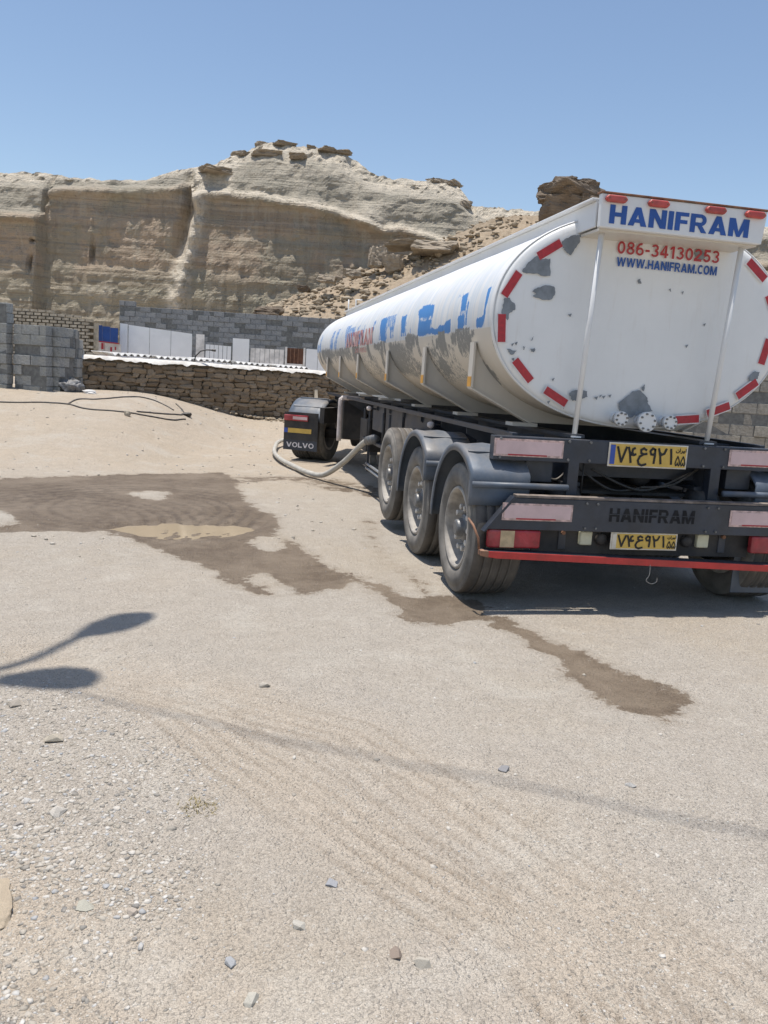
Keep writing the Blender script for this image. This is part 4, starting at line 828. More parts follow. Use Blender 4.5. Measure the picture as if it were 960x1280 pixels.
# worn red print on the tank side, wrapped on the shell
def sidetext(body, ya, yb, z0, z1):
    w, qs = textquads(body, .12, .26); m = MB()
    for n, p in qs:
        v = []
        for a, b in p:
            z = z0+(z1-z0)*b; w_ = min(1, abs(z-TZC)/TB); v.append((TXC-TA*(1-w_**TN)**(1/TN)*1.004-.008-.0003*n, ya+(yb-ya)*a/w, z))
        m.add(v, [(0, 1, 2, 3)])
    return m.build('lettering', M['wornred'], shell)
sidetext('HANIFRAM', 6.7, 4.55, 1.945, 2.15); sidetext('34130253', 5.9, 5.0, 1.855, 1.915)
# frame
for s in (-1, 1):
    b_ = MB(); b_.box(s*.52-.07, s*.52+.07, -.27, 10.3, 1.20, 1.225); b_.box(s*.52-.008, s*.52+.008, -.27, 10.3, .885, 1.20); b_.box(s*.52-.07, s*.52+.07, -.27, 10.3, .86, .885); b_.build('main_beam', M['chassis'], TR)
    MB().box(s*.97-.02, s*.97+.02, -.27, 9.9, 1.175, 1.215).build('side_bar', M['beam'], TR, bev=.004)
    for y in np.arange(.1, 9.9, .82): MB().prism([(s*.60, 1.19), (s*.955, 1.19), (s*.955, 1.12), (s*.60, .93)], y, y+.012).build('outrigger', M['chassis'], TR)
for y in np.arange(-.1, 10.2, 1.27): MB().box(-.51, .51, y-.05, y+.05, .92, 1.08).build('cross_member', M['chassis'], TR)
for y0, y1 in ((2.2, 3.4), (3.55, 4.5), (4.65, 5.4)): MB().box(-.93, -.90, y0, y1, .84, 1.17).build('side_panel', M['chassis'], TR, bev=.004)
# rear beams, bumper and lamps
MB().box(-1.145, 1.145, -.36, -.27, 1.03, 1.195).build('upper_beam', M['beam'], TR, bev=.006)
MB().prism([(-1.215, .575), (1.215, .575), (1.02, .795), (-1.02, .795)], -.52, -.46).build('lower_beam', M['beam'], TR, bev=.005)
MB().box(-1.01, 1.01, -.525, -.445, .797, .812).build('beam_top_edge', simple('scuffed_edge', (.16, .13, .115), .6, 0, .5, 12, .5), TR)
for s in (-1, 1): MB().prism([(s*1.225, .56), (s*1.03, .805), (s*1.015, .795), (s*1.21, .56)], -.53, -.455).build('beam_end_plate', M['beam'], TR)
MB().box(-.84, .84, -.43, -.41, .40, .578).build('lamp_backing', M['under'], TR)
bp = [(-1.22, .395), (-1.13, .382), (1.22, .315), (1.22, .362), (-1.10, .428), (-1.22, .43)]
MB().prism(bp, -.56, -.552).build('red_bumper_strip', M['redpaint'], TR, bev=.002)
MB().prism([(-1.22, .412), (1.22, .340), (1.22, .364), (-1.10, .430), (-1.22, .432)], -.5515, -.46).build('bumper_top', M['beam'], TR)
MB().prism([(-1.245, .40), (-1.19, .388), (-1.19, .432), (-1.245, .433)], -.564, -.50).build('rusty_bumper_tip', M['rust'], TR)
for s in (-1, 1):
    x0, x1 = (-1.185, -.81) if s < 0 else (.81, 1.185)
    tl = MB().box(x0, x1, -.515, -.462, .445, .572).build('tail_lamp', M['lens'], TR, bev=.014, seg=3)
    a = x0+.085 if s < 0 else x1-.185; MB().box(a, a+.10, -.5175, -.51, .452, .566).build('amber_lens', M['amber'], tl)
    lm = MB().box(s*.452-.046, s*.452+.046, -.465, -.412, .468, .566).build('reverse_lamp', M['creamlamp'], TR, bev=.01, seg=3)
    MB().lathe([(-.47, .0005), (-.47, .03), (-.455, .042), (-.41, .045)], 20, (s*.33, 0, .51), 'y').build('plate_light', M['under'], TR, True)
    MB().box(s*.62-.028, s*.62+.028, -.44, -.411, .43, .575).build('bracket', M['chassis'], TR, bev=.004)
    MB().lathe([(-.46, .0005), (-.46, .014), (-.44, .014)], 8, (s*.62, 0, .55), 'y').build('bracket_bolt', M['rust'], TR)
for (xa, z0, z1, y) in ((.64, 1.058, 1.178, -.36), (.60, .640, .758, -.52)):
    for s in (-1, 1):
        w_ = .505; a, b = sorted((s*xa, s*(xa+w_)))
        r_ = MB().box(a, b, y-.006, y-.0005, z0, z1).build('reflector_panel', M['pinkrim'], TR, bev=.001); MB().box(a+.014, b-.014, y-.009, y-.0065, z0+.014, z1-.014).build('pink_face', M['pink'], r_)
        MB().box(a+.10, b-.12, y-.0105, y-.0095, z0+.008, z0+.017).build('red_edge', M['redtape'], r_)
# plates with Persian numerals drawn as strokes
GL = {'7': [[(.02, 1), (.5, 0), (.98, 1)]], '4': [[(.42, 0), (.28, .5), (.05, 1)], [(.2, .70), (.4, .52), (.72, .50), (.95, .56)], [(.72, .50), (.5, .68), (.55, .88), (.8, .97)]],
 'a': [[(.88, .86), (.6, .98), (.32, .86), (.36, .66), (.62, .58), (.95, .62)], [(.62, .58), (.25, .42), (.08, .15), (.2, -.08), (.5, -.17), (.95, -.08)]],
 '9': [[(.78, .92), (.45, 1), (.18, .80), (.32, .60), (.62, .58), (.78, .70)], [(.78, .95), (.80, .5), (.74, 0)]], '2': [[(.40, 0), (.28, .5), (.05, 1)], [(.18, .75), (.42, .60), (.72, .68), (.92, 1)]], '1': [[(.60, 0), (.52, .5), (.38, 1)]],
 '5': [[(.5, 1), (.2, .6), (.04, .22), (.2, 0), (.42, .12), (.5, .32), (.58, .12), (.8, 0), (.96, .22), (.8, .6), (.5, 1)]],
 'iran': [[(.97, .25), (.97, 1)], [(.86, .25), (.80, .5), (.80, .25), (.66, .25), (.62, .5)], [(.62, .25), (.56, .0), (.46, -.1)], [(.40, .25), (.40, 1)], [(.32, .45), (.28, .1), (.14, 0), (.03, .12), (.02, .4)], [(.15, .65), (.19, .72)], [(.72, .0), (.76, .02)], [(.80, .0), (.83, .02)]]}
def glyphs(m, spec, y):
    for g, x, z, w_, h_, t in spec:
        for line in GL[g]:
            P_ = [(x+a*w_, z+b*h_) for a, b in line]
            for i, (p, q) in enumerate(zip(P_, P_[1:])):
                d = Vector((q[0]-p[0], q[1]-p[1])); n_ = Vector((-d.y, d.x)).normalized()*t/2; e_ = d.normalized()*t*.25; yy = y-.0001*i
                m.add([(p[0]-e_.x+n_.x, yy, p[1]-e_.y+n_.y), (p[0]-e_.x-n_.x, yy, p[1]-e_.y-n_.y), (q[0]+e_.x-n_.x, yy, q[1]+e_.y-n_.y), (q[0]+e_.x+n_.x, yy, q[1]+e_.y+n_.y)], [(0, 1, 2, 3)])
def plate(x0, x1, z0, z1, y, flag):
    w_, h_ = x1-x0, z1-z0; p = MB().box(x0, x1, y-.008, y-.001, z0, z1).build('number_plate', M['plateedge'], TR, bev=.003)
    MB().box(x0+.012, x1-.012, y-.0095, y-.0082, z0+.01, z1-.01).build('yellow_face', M['plate'], p)
    MB().box(x0+.012, x0+.012+w_*.06, y-.0115, y-.0098, z0+h_*(.10 if flag else .08), z1-h_*(.10 if flag else .08)).build('flag_band', M['paleblue'] if flag else M['plateedge'], p)
    m = MB(); cw = w_*.105; x = x0+w_*.105; ch = h_*.62; zb = z0+h_*.2
    for g, k in zip('74a921', (1.1, 1.0, 1.15, .95, 1.05, .8)): glyphs(m, [(g, x, zb, cw*k, ch, w_*.027)], y-.0125); x += cw*k+w_*.018
    for k in (0, 1): glyphs(m, [('5', x0+w_*(.845+.07*k), z0+h_*.14, w_*.062, h_*.40, w_*.014)], y-.0125)
    glyphs(m, [('iran', x0+w_*.845, z0+h_*.68, w_*.13, h_*.18, w_*.010)], y-.0125)
    m.build('lettering', M['print'], p)
plate(-.305, .305, 1.02, 1.19, -.362, True); plate(-.29, .22, .452, .575, -.50, False)
placetext('HANIFRAM', -.325, .325, .650, .745, -.5225, M['stencil'], TR, .11, .23)
MB().box(-.33, .33, -.5245, -.5238, .700, .704).build('stencil_bridge', M['beam'], TR)
for s in (-1, 1): MB().box(s*.78-.10, s*.78+.10, -.30, .12, .88, 1.03).build('rear_bracket', M['chassis'], TR, bev=.006); MB().box(s*.55-.04, s*.55+.04, -.36, -.28, .80, 1.04).build('beam_post', M['beam'], TR, bev=.004)
MB().box(.83, 1.24, -.31, -.30, .10, .42).build('mud_flap', M['fender'], TR, bev=.003)
MB().tube([(-.45, -.30, 1.05), (-.45, -.30, .80)], .006, 6).build('cable', M['poly'], TR, True)
MB().tube(spline([(.0, -.565, .36), (.0, -.57, .29), (-.02, -.57, .25), (.02, -.57, .225), (.06, -.57, .24), (.06, -.57, .27)]), .0016, 5).build('string', M['saddle'], TR, True)
for x in (-1.10, -.60, -.44, .44, .60, 1.10):
    for z in (1.05, 1.178): MB().lathe([(-.372, .0005), (-.372, .009), (-.359, .011)], 6, (x, 0, z), 'y').build('bolt', M['hub'], TR)
for x in (-.50, -.42, .42, .50):
    for z in (.60, .77): MB().lathe([(-.532, .0005), (-.532, .008), (-.519, .010)], 6, (x, 0, z), 'y').build('bolt', M['hub'], TR)
for (xa, xb, za, zb, dz) in ((-.50, .10, 1.02, .86, .10), (-.35, .45, .98, .98, .14), (.05, .52, .86, 1.02, .05), (-.75, -.50, .95, 1.0, .08)):
    MB().tube(spline([(xa, -.22, za), ((xa+xb)/2, -.24, (za+zb)/2-dz), (xb, -.20, zb)], 8), .009, 7).build('air_line', M['poly'], TR, True)
MB().lathe([(-.10, .0005), (-.12, .06), (-.02, .085), (.10, .085), (.12, .0005)], 20, (.12, 0, .93), 'y').build('brake_chamber', M['under'], TR, True)
# axles, suspension
WXC, WR = 1.0775, .482
WP_ = [(.03, 0.), (1.33, 0.), (2.63, .075)]
for y, dz in WP_:
    MB().tube([(-1.0, y, WR+dz), (1.0, y, WR+dz)], .065, 14).build('axle', M['under'], TR, True)
    for s in (-1, 1):
        MB().lathe([(.62+dz, .0005), (.62+dz, .11), (.70+dz, .13), (.80+dz, .13), (.86, .10), (.86, .0005)], 20, (s*.55, y-.25, 0), 'z').build('air_spring', M['under'], TR, True)
        MB().prism([(y-.35, .52+dz), (y+.55, .62), (y+.55, .86), (y+.45, .86), (y-.35, .60+dz)], s*.55-.04, s*.55+.04, 'x').build('trailing_arm', M['chassis'], TR)
        MB().lathe([(s*.80, .20), (s*.93, .20)], 24, (0, y, WR+dz), 'x').build('brake_drum', M['under'], TR)
# wheels
def tyre_prof(Rr, w, rb):
    h = w/2; p = [(-h*.80, rb), (-h*.98, rb+.04), (-h*1.02, rb+(Rr-rb)*.45), (-h*.985, rb+(Rr-rb)*.72), (-h*.965, rb+(Rr-rb)*.73), (-h*.95, rb+(Rr-rb)*.84), (-h*.90, Rr-.012), (-h*.82, Rr-.002)]
    for g in (-.5, -.17, .17, .5): p += [(h*(g-.045), Rr), (h*(g-.03), Rr-.014), (h*(g+.03), Rr-.014), (h*(g+.045), Rr)]
    return p+[(-a, r) for a, r in p[:8][::-1]]
def make_wheel(parent, loc, side, first=None, Rr=WR, w=.385, dish=.0):
    if first:
        o = first.copy(); COL.objects.link(o); o.parent = parent; o.location = loc; o.rotation_euler.z = 0 if side < 0 else math.pi; o.rotation_euler.x = rng.uniform(0, 6)
        o.matrix_parent_inverse = first.matrix_parent_inverse.copy()
        for c in first.children: d = c.copy(); COL.objects.link(d); d.parent = o
        return o
    rb = .295; h = w/2
    prof = [(-h*.86, rb+.012), (-h*.93, rb+.004), (-h*.93, rb-.012), (-h*.80, rb-.020), (-h*.55, rb-.035), (-h*.15+dish, rb-.045), (-h*.08+dish, rb-.075), (-h*.06+dish, .165), (-h*.20+dish, .120), (-h*.20+dish, .095)]
    o = MB().lathe(prof+[(h*.2, .09), (h*.86, rb-.03), (h*.86, rb+.01)], 56, (0, 0, 0), 'x').build('wheel', M['steel'], parent, True); o.location = loc
    ty = MB().lathe(tyre_prof(Rr, w, rb), 84, (0, 0, 0), 'x', True).build('tyre', M['rubber'], None, False); ty.parent = o
    me = ty.data; me.materials.append(M['tread'])
    for p in me.polygons:
        if abs(p.normal.x) < .55 and math.hypot(p.center.y, p.center.z) > Rr-.03: p.material_index = 1
        p.use_smooth = True
    me.update()
    hb = MB().lathe([(-h*.20+dish, .118), (-h*.62+dish, .10), (-h*.66+dish, .085), (-h*.68+dish, .07), (-h*.92+dish, .058), (-h*.95+dish, .045), (-h*.95+dish, .0005)], 30, (0, 0, 0), 'x').build('hub', M['hub'], None, False, .003); hb.parent = o
    me = o.data; me.materials.append(M['disc'])
    for p in me.polygons:
        if math.hypot(p.center.y, p.center.z) < .235: p.material_index = 1
    for k in range(10):
        a = k*math.pi/5; c = (0, math.cos(a)*.155, math.sin(a)*.155)
        l = MB().lathe([(-h*.05+dish, .027), (-h*.22+dish, .027), (-h*.225+dish, .023), (-h*.72+dish, .021), (-h*.74+dish, .015), (-h*.74+dish, .0005)], 10, c, 'x').build('lug_nut', M['lug'], None, False); l.parent = o
    for k in range(10):                                                    # hand holes seen as dark slots
        a = (k+.5)*math.pi/5; c = (-h*.075+dish-.002, math.cos(a)*.205, math.sin(a)*.205)
        s_ = MB().lathe([(0, .0005), (0, .021)], 12, c, 'x').build('hand_hole', M['under'], None); s_.parent = o
    for c in o.children: c.matrix_parent_inverse = Matrix.Identity(4)
    return o
w0 = None
for y, dz in WP_:
    for s in (-1, 1):
        w_ = make_wheel(TR, (s*WXC, y, WR+dz), s, w0); w0 = w0 or w_
# fenders over the two rear axles
def arc_fender(y, s, Rf=.60, a0=-2, a1=159, zc=.50):
    n = 26; v = []; f = []; sec = [(-.215, -.05), (-.215, -.004), (-.195, .008), (-.12, .0), (.0, .012), (.12, .0), (.205, .004), (.215, -.01)]
    for i in range(n+1):
        a = R(a0+(a1-a0)*i/n); fl_ = .06*max(0, (i/n-.9)/.1)
        for (x, d) in sec: v.append((s*(1.085-x), y+max(math.cos(a)*(Rf+d)*1.02, -.425-d), zc+math.sin(a)*(Rf+d)))
    k = len(sec)
    for i in range(n): f += [(i*k+j, i*k+j+1, (i+1)*k+j+1, (i+1)*k+j) for j in range(k-1)]
    m = MB(); m.add(v, f); o = m.build('fender', M['fender'], TR, True); so = o.modifiers.new('solid', 'SOLIDIFY'); so.thickness = .012; so.offset = -1
    MB().tube([(s*1.29, y-.435, zc+.36), (s*.60, y-.435, zc+.36)], .022, 10).build('mount_tube', M['fender'], o, True)
    for a in (32, 62, 112):
        a_ = R(a); c, q = math.cos(a_), math.sin(a_); MB().box(s*1.085-.19, s*1.085+.19, -.008, .008, Rf+.004, Rf+.016, Matrix.Translation((0, y, zc)) @ Matrix.Rotation(-(math.pi/2-a_), 4, 'X') @ Matrix.Scale(1, 4)).build('rib', M['fender'], o)
    return o
for y in (.03, 1.33):
    for s in (-1, 1): arc_fender(y, s)
MB().tube([(-1.31, -.44, .63), (-1.30, -.52, .60), (-1.27, -.56, .52), (-1.25, -.53, .44)], .008, 6).build('wire_bracket', M['rust'], TR, True)
# parts along the left side
MB().tube(spline([(-1.08, 7.5, .50), (-1.08, 7.5, 1.10), (-1.06, 7.5, 1.17), (-1.0, 7.5, 1.19), (-.7, 7.5, 1.18)], 5), .038, 12).build('bent_guard_pipe', M['pipe'], TR, True)
bx = MB().box(-1.02, -.62, 7.55, 8.0, .52, 1.14).build('control_box', M['under'], TR, bev=.02)
for s in (-1, 1):
    lg = MB().box(s*.72-.06, s*.72+.06, 6.3, 6.42, .40, 1.18).build('landing_leg', M['chassis'], TR, bev=.006); MB().box(s*.72-.045, s*.72+.045, 6.315, 6.405, .25, .40).build('inner_leg', M['hub'], lg); MB().box(s*.72-.12, s*.72+.12, 6.24, 6.48, .235, .25).build('foot', M['hub'], lg)
for y, z in ((5.12, 1.12), (1.81, 1.12)):
    a = MB().tube([(-.9, y+.1, z), (-1.02, y, z+.01)], .011, 8).build('lamp_stalk', M['beam'], TR, True); MB().lathe([(-.035, .0005), (-.03, .018), (-.01, .03), (.015, .03), (.03, .018), (.034, .0005)], 14, (-1.04, y, z+.01), 'x').build('lamp_bulb', M['pipe'], a, True)
for y in (4.2, 4.6, 5.6, 6.0): MB().tube([(-.93, y, .55), (-.93, y, 1.1)], .022, 8).build('valve_pipe', M['under'], TR, True)
MB().box(-.98, -.70, 3.9, 5.9, .66, .70).build('side_step', M['chassis'], TR, bev=.004)
for z in (.36, .30): MB().tube([(-1.0, 3.5, z), (-1.0, 5.3, z+.02)], .018, 8).build('carrier_rail', M['galv'], TR, True)
for y in (3.6, 5.2): MB().box(-1.015, -.985, y, y+.03, .28, .70).build('carrier_hanger', M['chassis'], TR)
MB().lathe([(4.3, .0005), (4.3, .16), (5.3, .16), (5.3, .0005)], 24, (-.6, 0, .58), 'y').build('air_tank', M['under'], TR, True)
MB().box(-.95, -.62, 5.7, 6.25, .5, .95).build('valve_box', M['under'], TR, bev=.01)
MB().lathe([(4.82, .0005), (4.82, .062), (4.98, .062)], 18, (-.98, 0, .74), 'y').build('outlet_coupling', M['hub'], TR, True)
MB().box(-.5, .5, -.2, 3.4, .80, .82).build('under_plate', M['under'], TR)
MB().tube([(-.42, 10.7, 2.78), (-.42, 10.7, 3.02), (-.30, 10.7, 3.02)], .014, 8).build('walkway_post', M['white'], TR, True)
MB().tube([(-.58, 10.6, 2.75), (-.58, 10.6, 3.0)], .012, 8).build('walkway_post', M['white'], TR, True)
# ------------------------------------------------------------------ hose
hp = [(-.98, 4.95, .74), (-1.06, 5.25, .66), (-1.25, 5.75, .33), (-1.46, 6.25, .085), (-1.66, 6.75, .06), (-1.79, 7.5, .06), (-1.92, 8.4, .06), (-1.97, 9.3, .08), (-1.9, 10.3, .10), (-1.75, 11.2, .14), (-1.3, 12.0, .20), (-.6, 12.4, .22)]
hs = thing('water_hose', 'thick pale grey hose looping from the trailer onto the ground', 'hose', (-1.6, 6.5, 0))
hb = MB(); sp = spline(hp, 22); hb.tube(sp, [.038*(1+.07*(i % 2)) for i in range(len(sp))], 12); hb.build('hose', M['hose'], hs, True)
MB().tube([hp[0], (-1.03, 5.12, .70)], .062, 14).build('coupling', M['hub'], hs, True)
# ------------------------------------------------------------------ tractor unit (only its left rear shows)
TK = thing('tractor_truck', 'dark tractor truck whose rear mud flap shows left of the trailer', 'truck', (-.47, 8.85, 0.0), R(-29), world=False)
TK.location.z = gz(-1.4, 8.8)+.0
def tk(m, name, mat, parent=None, smooth=False, bev=0): 
    o = m.build(name, mat, None, smooth, bev); o.parent = parent or TK; return o
tk(MB().box(-.42, -.34, -1.0, 5.2, .72, .98).box(.34, .42, -1.0, 5.2, .72, .98), 'frame_rails', M['under'])
tk(MB().lathe([(-.9, .09), (-.2, .09), (-.15, .2), (.15, .2), (.2, .09), (.9, .09)], 20, (0, 0, .5), 'x'), 'drive_axle', M['under'], None, True)
tw0 = None
for x, yy, sd in ((-1.06, 0, -1), (-.74, 0, -1), (1.06, 0, 1), (.74, 0, 1), (-1.02, 3.8, -1), (1.02, 3.8, 1)):
    w_ = make_wheel(TK, (x, yy, .5), sd, tw0, .5, .30) if tw0 else None
    if not w_:
        w_ = make_wheel(None, (x, yy, .5), sd, None, .5, .30); w_.parent = TK; tw0 = w_
for s in (-1, 1):
    n = 14; v = []; f = []
    for i in range(n+1):
        a = R(22+136*i/n)
        for x in (-.33, -.31, -.2, -.1, 0, .1, .2, .31, .33): v.append((s*.90+x, -math.cos(a)*.62, .5+math.sin(a)*(.60 if abs(x) < .32 else .55)+.006*(abs(x) < .15)))
    for i in range(n): f += [(i*9+j, i*9+j+1, (i+1)*9+j+1, (i+1)*9+j) for j in range(8)]
    fd = tk(MB().add(v, f), 'fender', M['fender'], None, True); so = fd.modifiers.new('solid', 'SOLIDIFY'); so.thickness = .014
    for a in (50, 80, 110, 135):
        tk(MB().box(s*.90-.27, s*.90+.27, -.02, .02, .602, .618, Matrix.Translation((0, 0, .5)) @ Matrix.Rotation(R(90-a), 4, 'X')), 'rib', M['fender'], fd)
    fp = tk(MB().box(s*.90-.32, s*.90+.32, -.665, -.655, .20, .86), 'mud_flap', M['under'], None, False, .003)
    tk(MB().box(s*.90-.31, s*.90+.14, -.705, -.667, .71, .81), 'tail_lamp', M['lens'], None, False, .01)
    tk(MB().box(s*.90-.14, s*.90+.13, -.7085, -.7055, .735, .785), 'lamp_label', M['pink'], fp)
    tk(MB().box(s*.90-.24, s*.90+.20, -.671, -.6655, .50, .58), 'yellow_reflector', M['plate'], fp)
    tk(MB().box(s*.90-.31, s*.90-.245, -.671, -.6655, .50, .58), 'blue_band', M['paleblue'], fp)
    tk(MB().box(s*.90-.32, s*.90+.32, -.6685, -.6655, .20, .375), 'flap_band', M['beam'], fp)
    tw, qs = textquads('VOLVO', .1, .2); m = MB()
    for n, p in qs: m.add([(s*.90-.26+.52*a/tw, -.6705-.0002*(n % 7), .25+.085*b) for a, b in p], [(0, 1, 2, 3)])
    tk(m, 'lettering', M['tapeedge'], fp)
tk(MB().box(-.4, .4, -.3, .6, 1.0, 1.12), 'fifth_wheel', M['under'], None, False, .02)
cab = tk(MB().prism([(2.7, .95), (4.75, .85), (4.85, 1.3), (4.75, 1.75), (4.4, 2.6), (4.2, 2.7), (2.7, 2.7)], -1.22, 1.22, 'x'), 'cab', M['white'], None, False, .06)
tk(MB().prism([(4.765, 1.80), (4.80, 1.80), (4.50, 2.56), (4.465, 2.56)], -1.05, 1.05, 'x'), 'windscreen', M['under'], cab)
for s in (-1, 1):
    tk(MB().box(s*1.225-.004, s*1.225+.004, 3.5, 4.4, 1.75, 2.5), 'side_window', M['under'], cab); tk(MB().box(s*1.0-.22, s*1.0+.22, 1.2, 2.4, .45, .95), 'fuel_tank', M['galv'], None, False, .08)
    tk(MB().box(s*1.33-.05, s*1.33+.05, 4.4, 4.5, 1.75, 2.5), 'mirror', M['under'], cab, False, .02)
# ------------------------------------------------------------------ street lamp, cable and poles (their shadows reach the yard)
SH = Vector((SUND.x/SUND.z, SUND.y/SUND.z, 1))
def lift(x, y, h): return Vector((x, y, 0))+SH*h
LH = 7.6; lt = lift(-4.185, -1.78, LH)
LT = thing('street_lamp', 'double armed street lamp whose shadow falls at the left of the yard', 'street lamp', (lt.x, lt.y, 0))
MB().tube([(lt.x, lt.y, gz(lt.x, lt.y)-.3), (lt.x, lt.y, 4), (lt.x, lt.y, LH+.05)], [.09, .075, .05], 14).build('pole', M['galv'], LT, True)
MB().box(lt.x-.16, lt.x+.16, lt.y-.16, lt.y+.16, gz(lt.x, lt.y)-.1, gz(lt.x, lt.y)+.04).build('base_plate', M['galv'], LT, bev=.01)
for (nx, ny), (tx, ty), hh, wd in (((-3.716, -1.052), (-3.375, -.59), 7.75, .14), ((-3.97, -1.72), (-3.535, -1.603), 7.65, .19)):
    a = lift(nx, ny, hh-.03); b = lift(tx, ty, hh+.05); ar = MB().tube([(lt.x, lt.y, LH), tuple(Vector((lt.x, lt.y, LH)).lerp(a, .5)+Vector((0, 0, .05))), tuple(a)], .03, 10).build('arm', M['galv'], LT, True)
    d = (b-a); e = Vector((d.x, d.y, 0)).normalized(); n_ = Vector((-e.y, e.x, 0)); v = []; f = []
    for t, wv in ((-.04, .25), (.1, .55), (.35, .95), (.65, 1.), (.88, .72), (1., .25)):
        c = a+d*t
        for k in range(10):
            q = 2*math.pi*k/10; v.append(tuple(c+n_*math.cos(q)*wd*wv+Vector((0, 0, math.sin(q)*.055*wv))))
    for i in range(5): f += [(i*10+j, i*10+(j+1) % 10, (i+1)*10+(j+1) % 10, (i+1)*10+j) for j in range(10)]
    f += [tuple(range(10))[::-1], tuple(range(50, 60))]; hd = MB().add(v, f).build('lamp_head', M['lampgrey'], LT, True)
CH_ = 11.6; a0 = lift(-3.505, -1.93, CH_); a1 = lift(-1.054, -3.33, CH_); dr = (a1-a0).normalized(); e0 = a0-dr*14; e1 = a0+dr*20
for e_, lb in ((e0, 'tall steel power pole standing out to the left of the yard'), (e1, 'tall steel power pole standing behind the viewer')):
    UP = thing('power_pole', lb, 'pole', (e_.x, e_.y, 0), group='power poles outside the view'); MB().tube([(e_.x, e_.y, -.3), (e_.x, e_.y, CH_+.5)], [.14, .08], 14).build('pole', M['galv'], UP, True); MB().box(e_.x-.6, e_.x+.6, e_.y-.05, e_.y+.05, CH_+.02, CH_+.12).build('cross_arm', M['galv'], UP)
cp = [tuple(e0.lerp(e1, t/30)+Vector((0, 0, -.45*4*(t/30)*(1-t/30)+.42))) for t in range(31)]
tag(MB().tube(cp, .0105, 8).build('overhead_cable', M['poly'], None, True), 'overhead power cable strung high across the yard', 'cable')
# ------------------------------------------------------------------ stones and gravel on the ground
NAMED = [('smooth grey stone alone on the pale ground right of the lamp shadow', -2.73, -1.83, .032, (.42, .38, .32)), ('white angular stone in the gravel at the left', -3.49, -2.97, .036, (.52, .48, .42)), ('flat tan stone just below the lamp shadow', -3.61, -2.40, .045, (.42, .37, .29)), ('pale flat stone near the half buried rock', -3.32, -3.48, .034, (.46, .44, .36)),
 ('blue grey stone in the lower middle gravel', -2.61, -3.46, .026, (.30, .31, .33)), ('pale cube shaped stone at the bottom centre', -2.42, -3.85, .028, (.46, .42, .35)), ('dark brown sliver of stone beside the pale cube', -2.48, -3.80, .028, (.26, .20, .16)), ('dark flat stone on the tyre tracks', -1.82, -2.79, .03, (.22, .22, .23)),
 ('light tan stone near the bottom left of centre', -2.87, -3.90, .028, (.50, .47, .40)), ('pale rounded stone in the gravel left of centre', -2.73, -3.65, .026, (.47, .44, .38)), ('brown rounded stone right of the pale flat one', -3.19, -3.53, .022, (.40, .34, .28)), ('dark stone at the left edge above the gravel', -3.84, -2.02, .04, (.34, .30, .25)),
 ('small dark stone left of the white angular one', -3.60, -3.05, .02, (.30, .27, .24)), ('small grey blue stone in front of the tyre tracks', -2.92, -3.76, .022, (.34, .35, .36)), ('pebble of pale grey on the tracks near the right edge', -1.35, -2.95, .024, (.40, .39, .37))]
for i, (lb, x, y, s, c) in enumerate(NAMED):
    o = small('stone', lb, 'stone', x, y, (s*1.1, s*.85, s*.65), 900+i, m_stone1('stone_%d' % i, tuple(min(.6, q*1.15) for q in c)), 0, 0, 13, .22, i*1.3); o['group'] = 'larger stones in the yard'
small('half_buried_rock', 'half buried sandy rock cut by the left edge', 'rock', -3.60, -3.47, (.13, .15, .035), 950, m_stone1('sandy_rock', (.46, .37, .26)), 3, .16, 24, .05)
wd_ = MB(); wr = random.Random(3)
for i in range(90):
    x, y = -3.03+wr.gauss(0, .035), -2.97+wr.gauss(0, .03); z = gz(x, y); a = wr.uniform(0, 6.3); l = wr.uniform(.01, .03); h = wr.uniform(.004, .022); t = .0018
    wd_.add([(x-math.sin(a)*t, y+math.cos(a)*t, z), (x+math.sin(a)*t, y-math.cos(a)*t, z), (x+math.cos(a)*l, y+math.sin(a)*l, z+h)], [(0, 1, 2)])
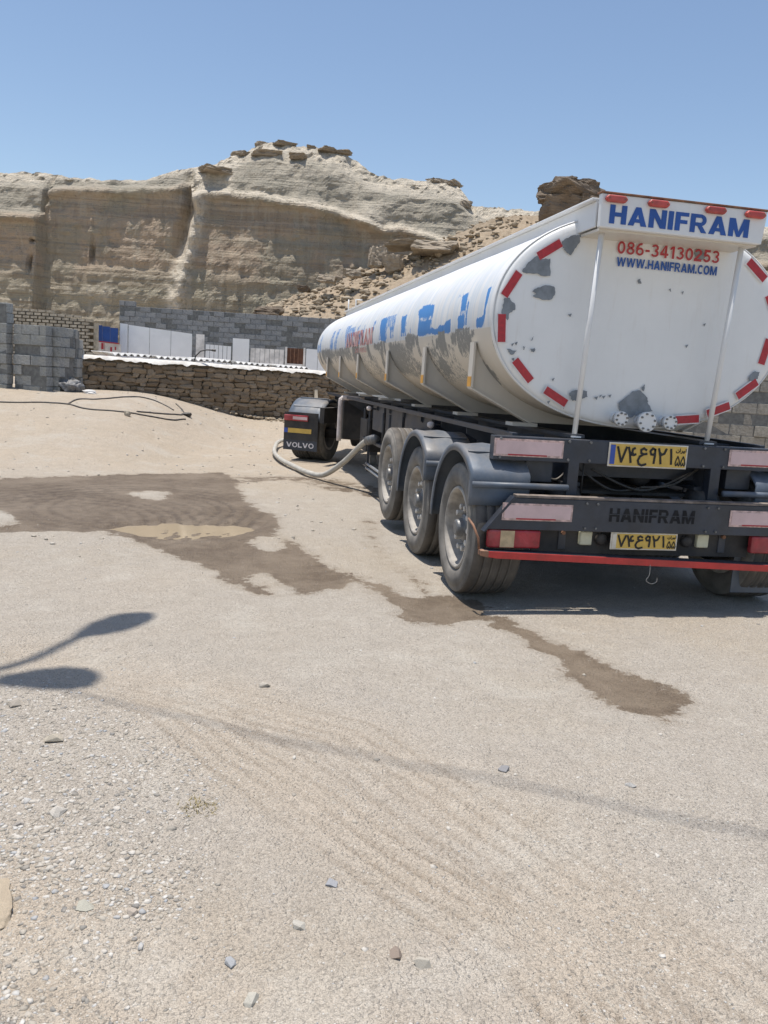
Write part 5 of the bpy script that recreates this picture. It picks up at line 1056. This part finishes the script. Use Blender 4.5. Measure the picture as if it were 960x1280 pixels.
tag(wd_.build('dry_weed', M['weed']), 'small tuft of dry yellowish weed in the gravel', 'weed')
def gzv(x, y):
    i = np.clip(np.searchsorted(gx, x)-1, 0, len(gx)-2); j = np.clip(np.searchsorted(gy, y)-1, 0, len(gy)-2); a = (x-gx[i])/(gx[i+1]-gx[i]); b = (y-gy[j])/(gy[j+1]-gy[j])
    return (GZ[j, i]*(1-a)+GZ[j, i+1]*a)*(1-b)+(GZ[j+1, i]*(1-a)+GZ[j+1, i+1]*a)*b, wet[j, i]
NC = 170000; yy = -4.7+7.5*nrg.random(NC)**1.7; xx = -2.993+(yy+5.75)*.2+nrg.uniform(-1, 1, NC)*((yy+5.75)*.62+.4)
patch = sm((fbm(xx*.8, yy*.8, 3, 52)-.36)*4)*np.clip((-1.9-xx)/.9+.15, .10, 1)*np.where(yy > -1, .25, 1)
tkd = np.minimum.reduce([segdist(xx, yy, t) for t in TRK]); dn = np.where(tkd < .2, patch*.2, patch)*.8+.13
zz, ww = gzv(xx, yy); keep = (nrg.random(NC) < dn) & ((ww < .3) | (nrg.random(NC) < .12)); xx, yy, zz, patch = xx[keep], yy[keep], zz[keep], patch[keep]
sz = .0022+(.004+.0105*patch)*nrg.random(len(xx))**2.6+np.where(nrg.random(len(xx)) < .014, .015*nrg.random(len(xx)), 0)
pts = np.stack([xx, yy, zz-sz*.05, sz, nrg.uniform(0, 6.3, len(xx))], -1).tolist(); print('gravel', len(pts))
for k in range(2600):
    y = rng.uniform(1, 14.5); x = -2.993+(y+5.75)*.2+rng.uniform(-1, .55)*((y+5.75)*.55); s = .006+.03*rng.random()**4
    if -1.6 < x < 1.6 and y < 12 or wet[int(np.clip(np.searchsorted(gy, y), 0, len(gy)-1)), int(np.clip(np.searchsorted(gx, x), 0, len(gx)-1))] > .3: continue
    pts.append((x, y, gz(x, y)+s*.1, s, rng.uniform(0, 6.3)))
o = scatter('gravel', M['pebble'], pts, True); struct(o, 'stuff'); o['label'] = 'loose gravel strewn over the dusty yard'
for o in list(bpy.data.objects):
    if '_w' in o: del o['_w']
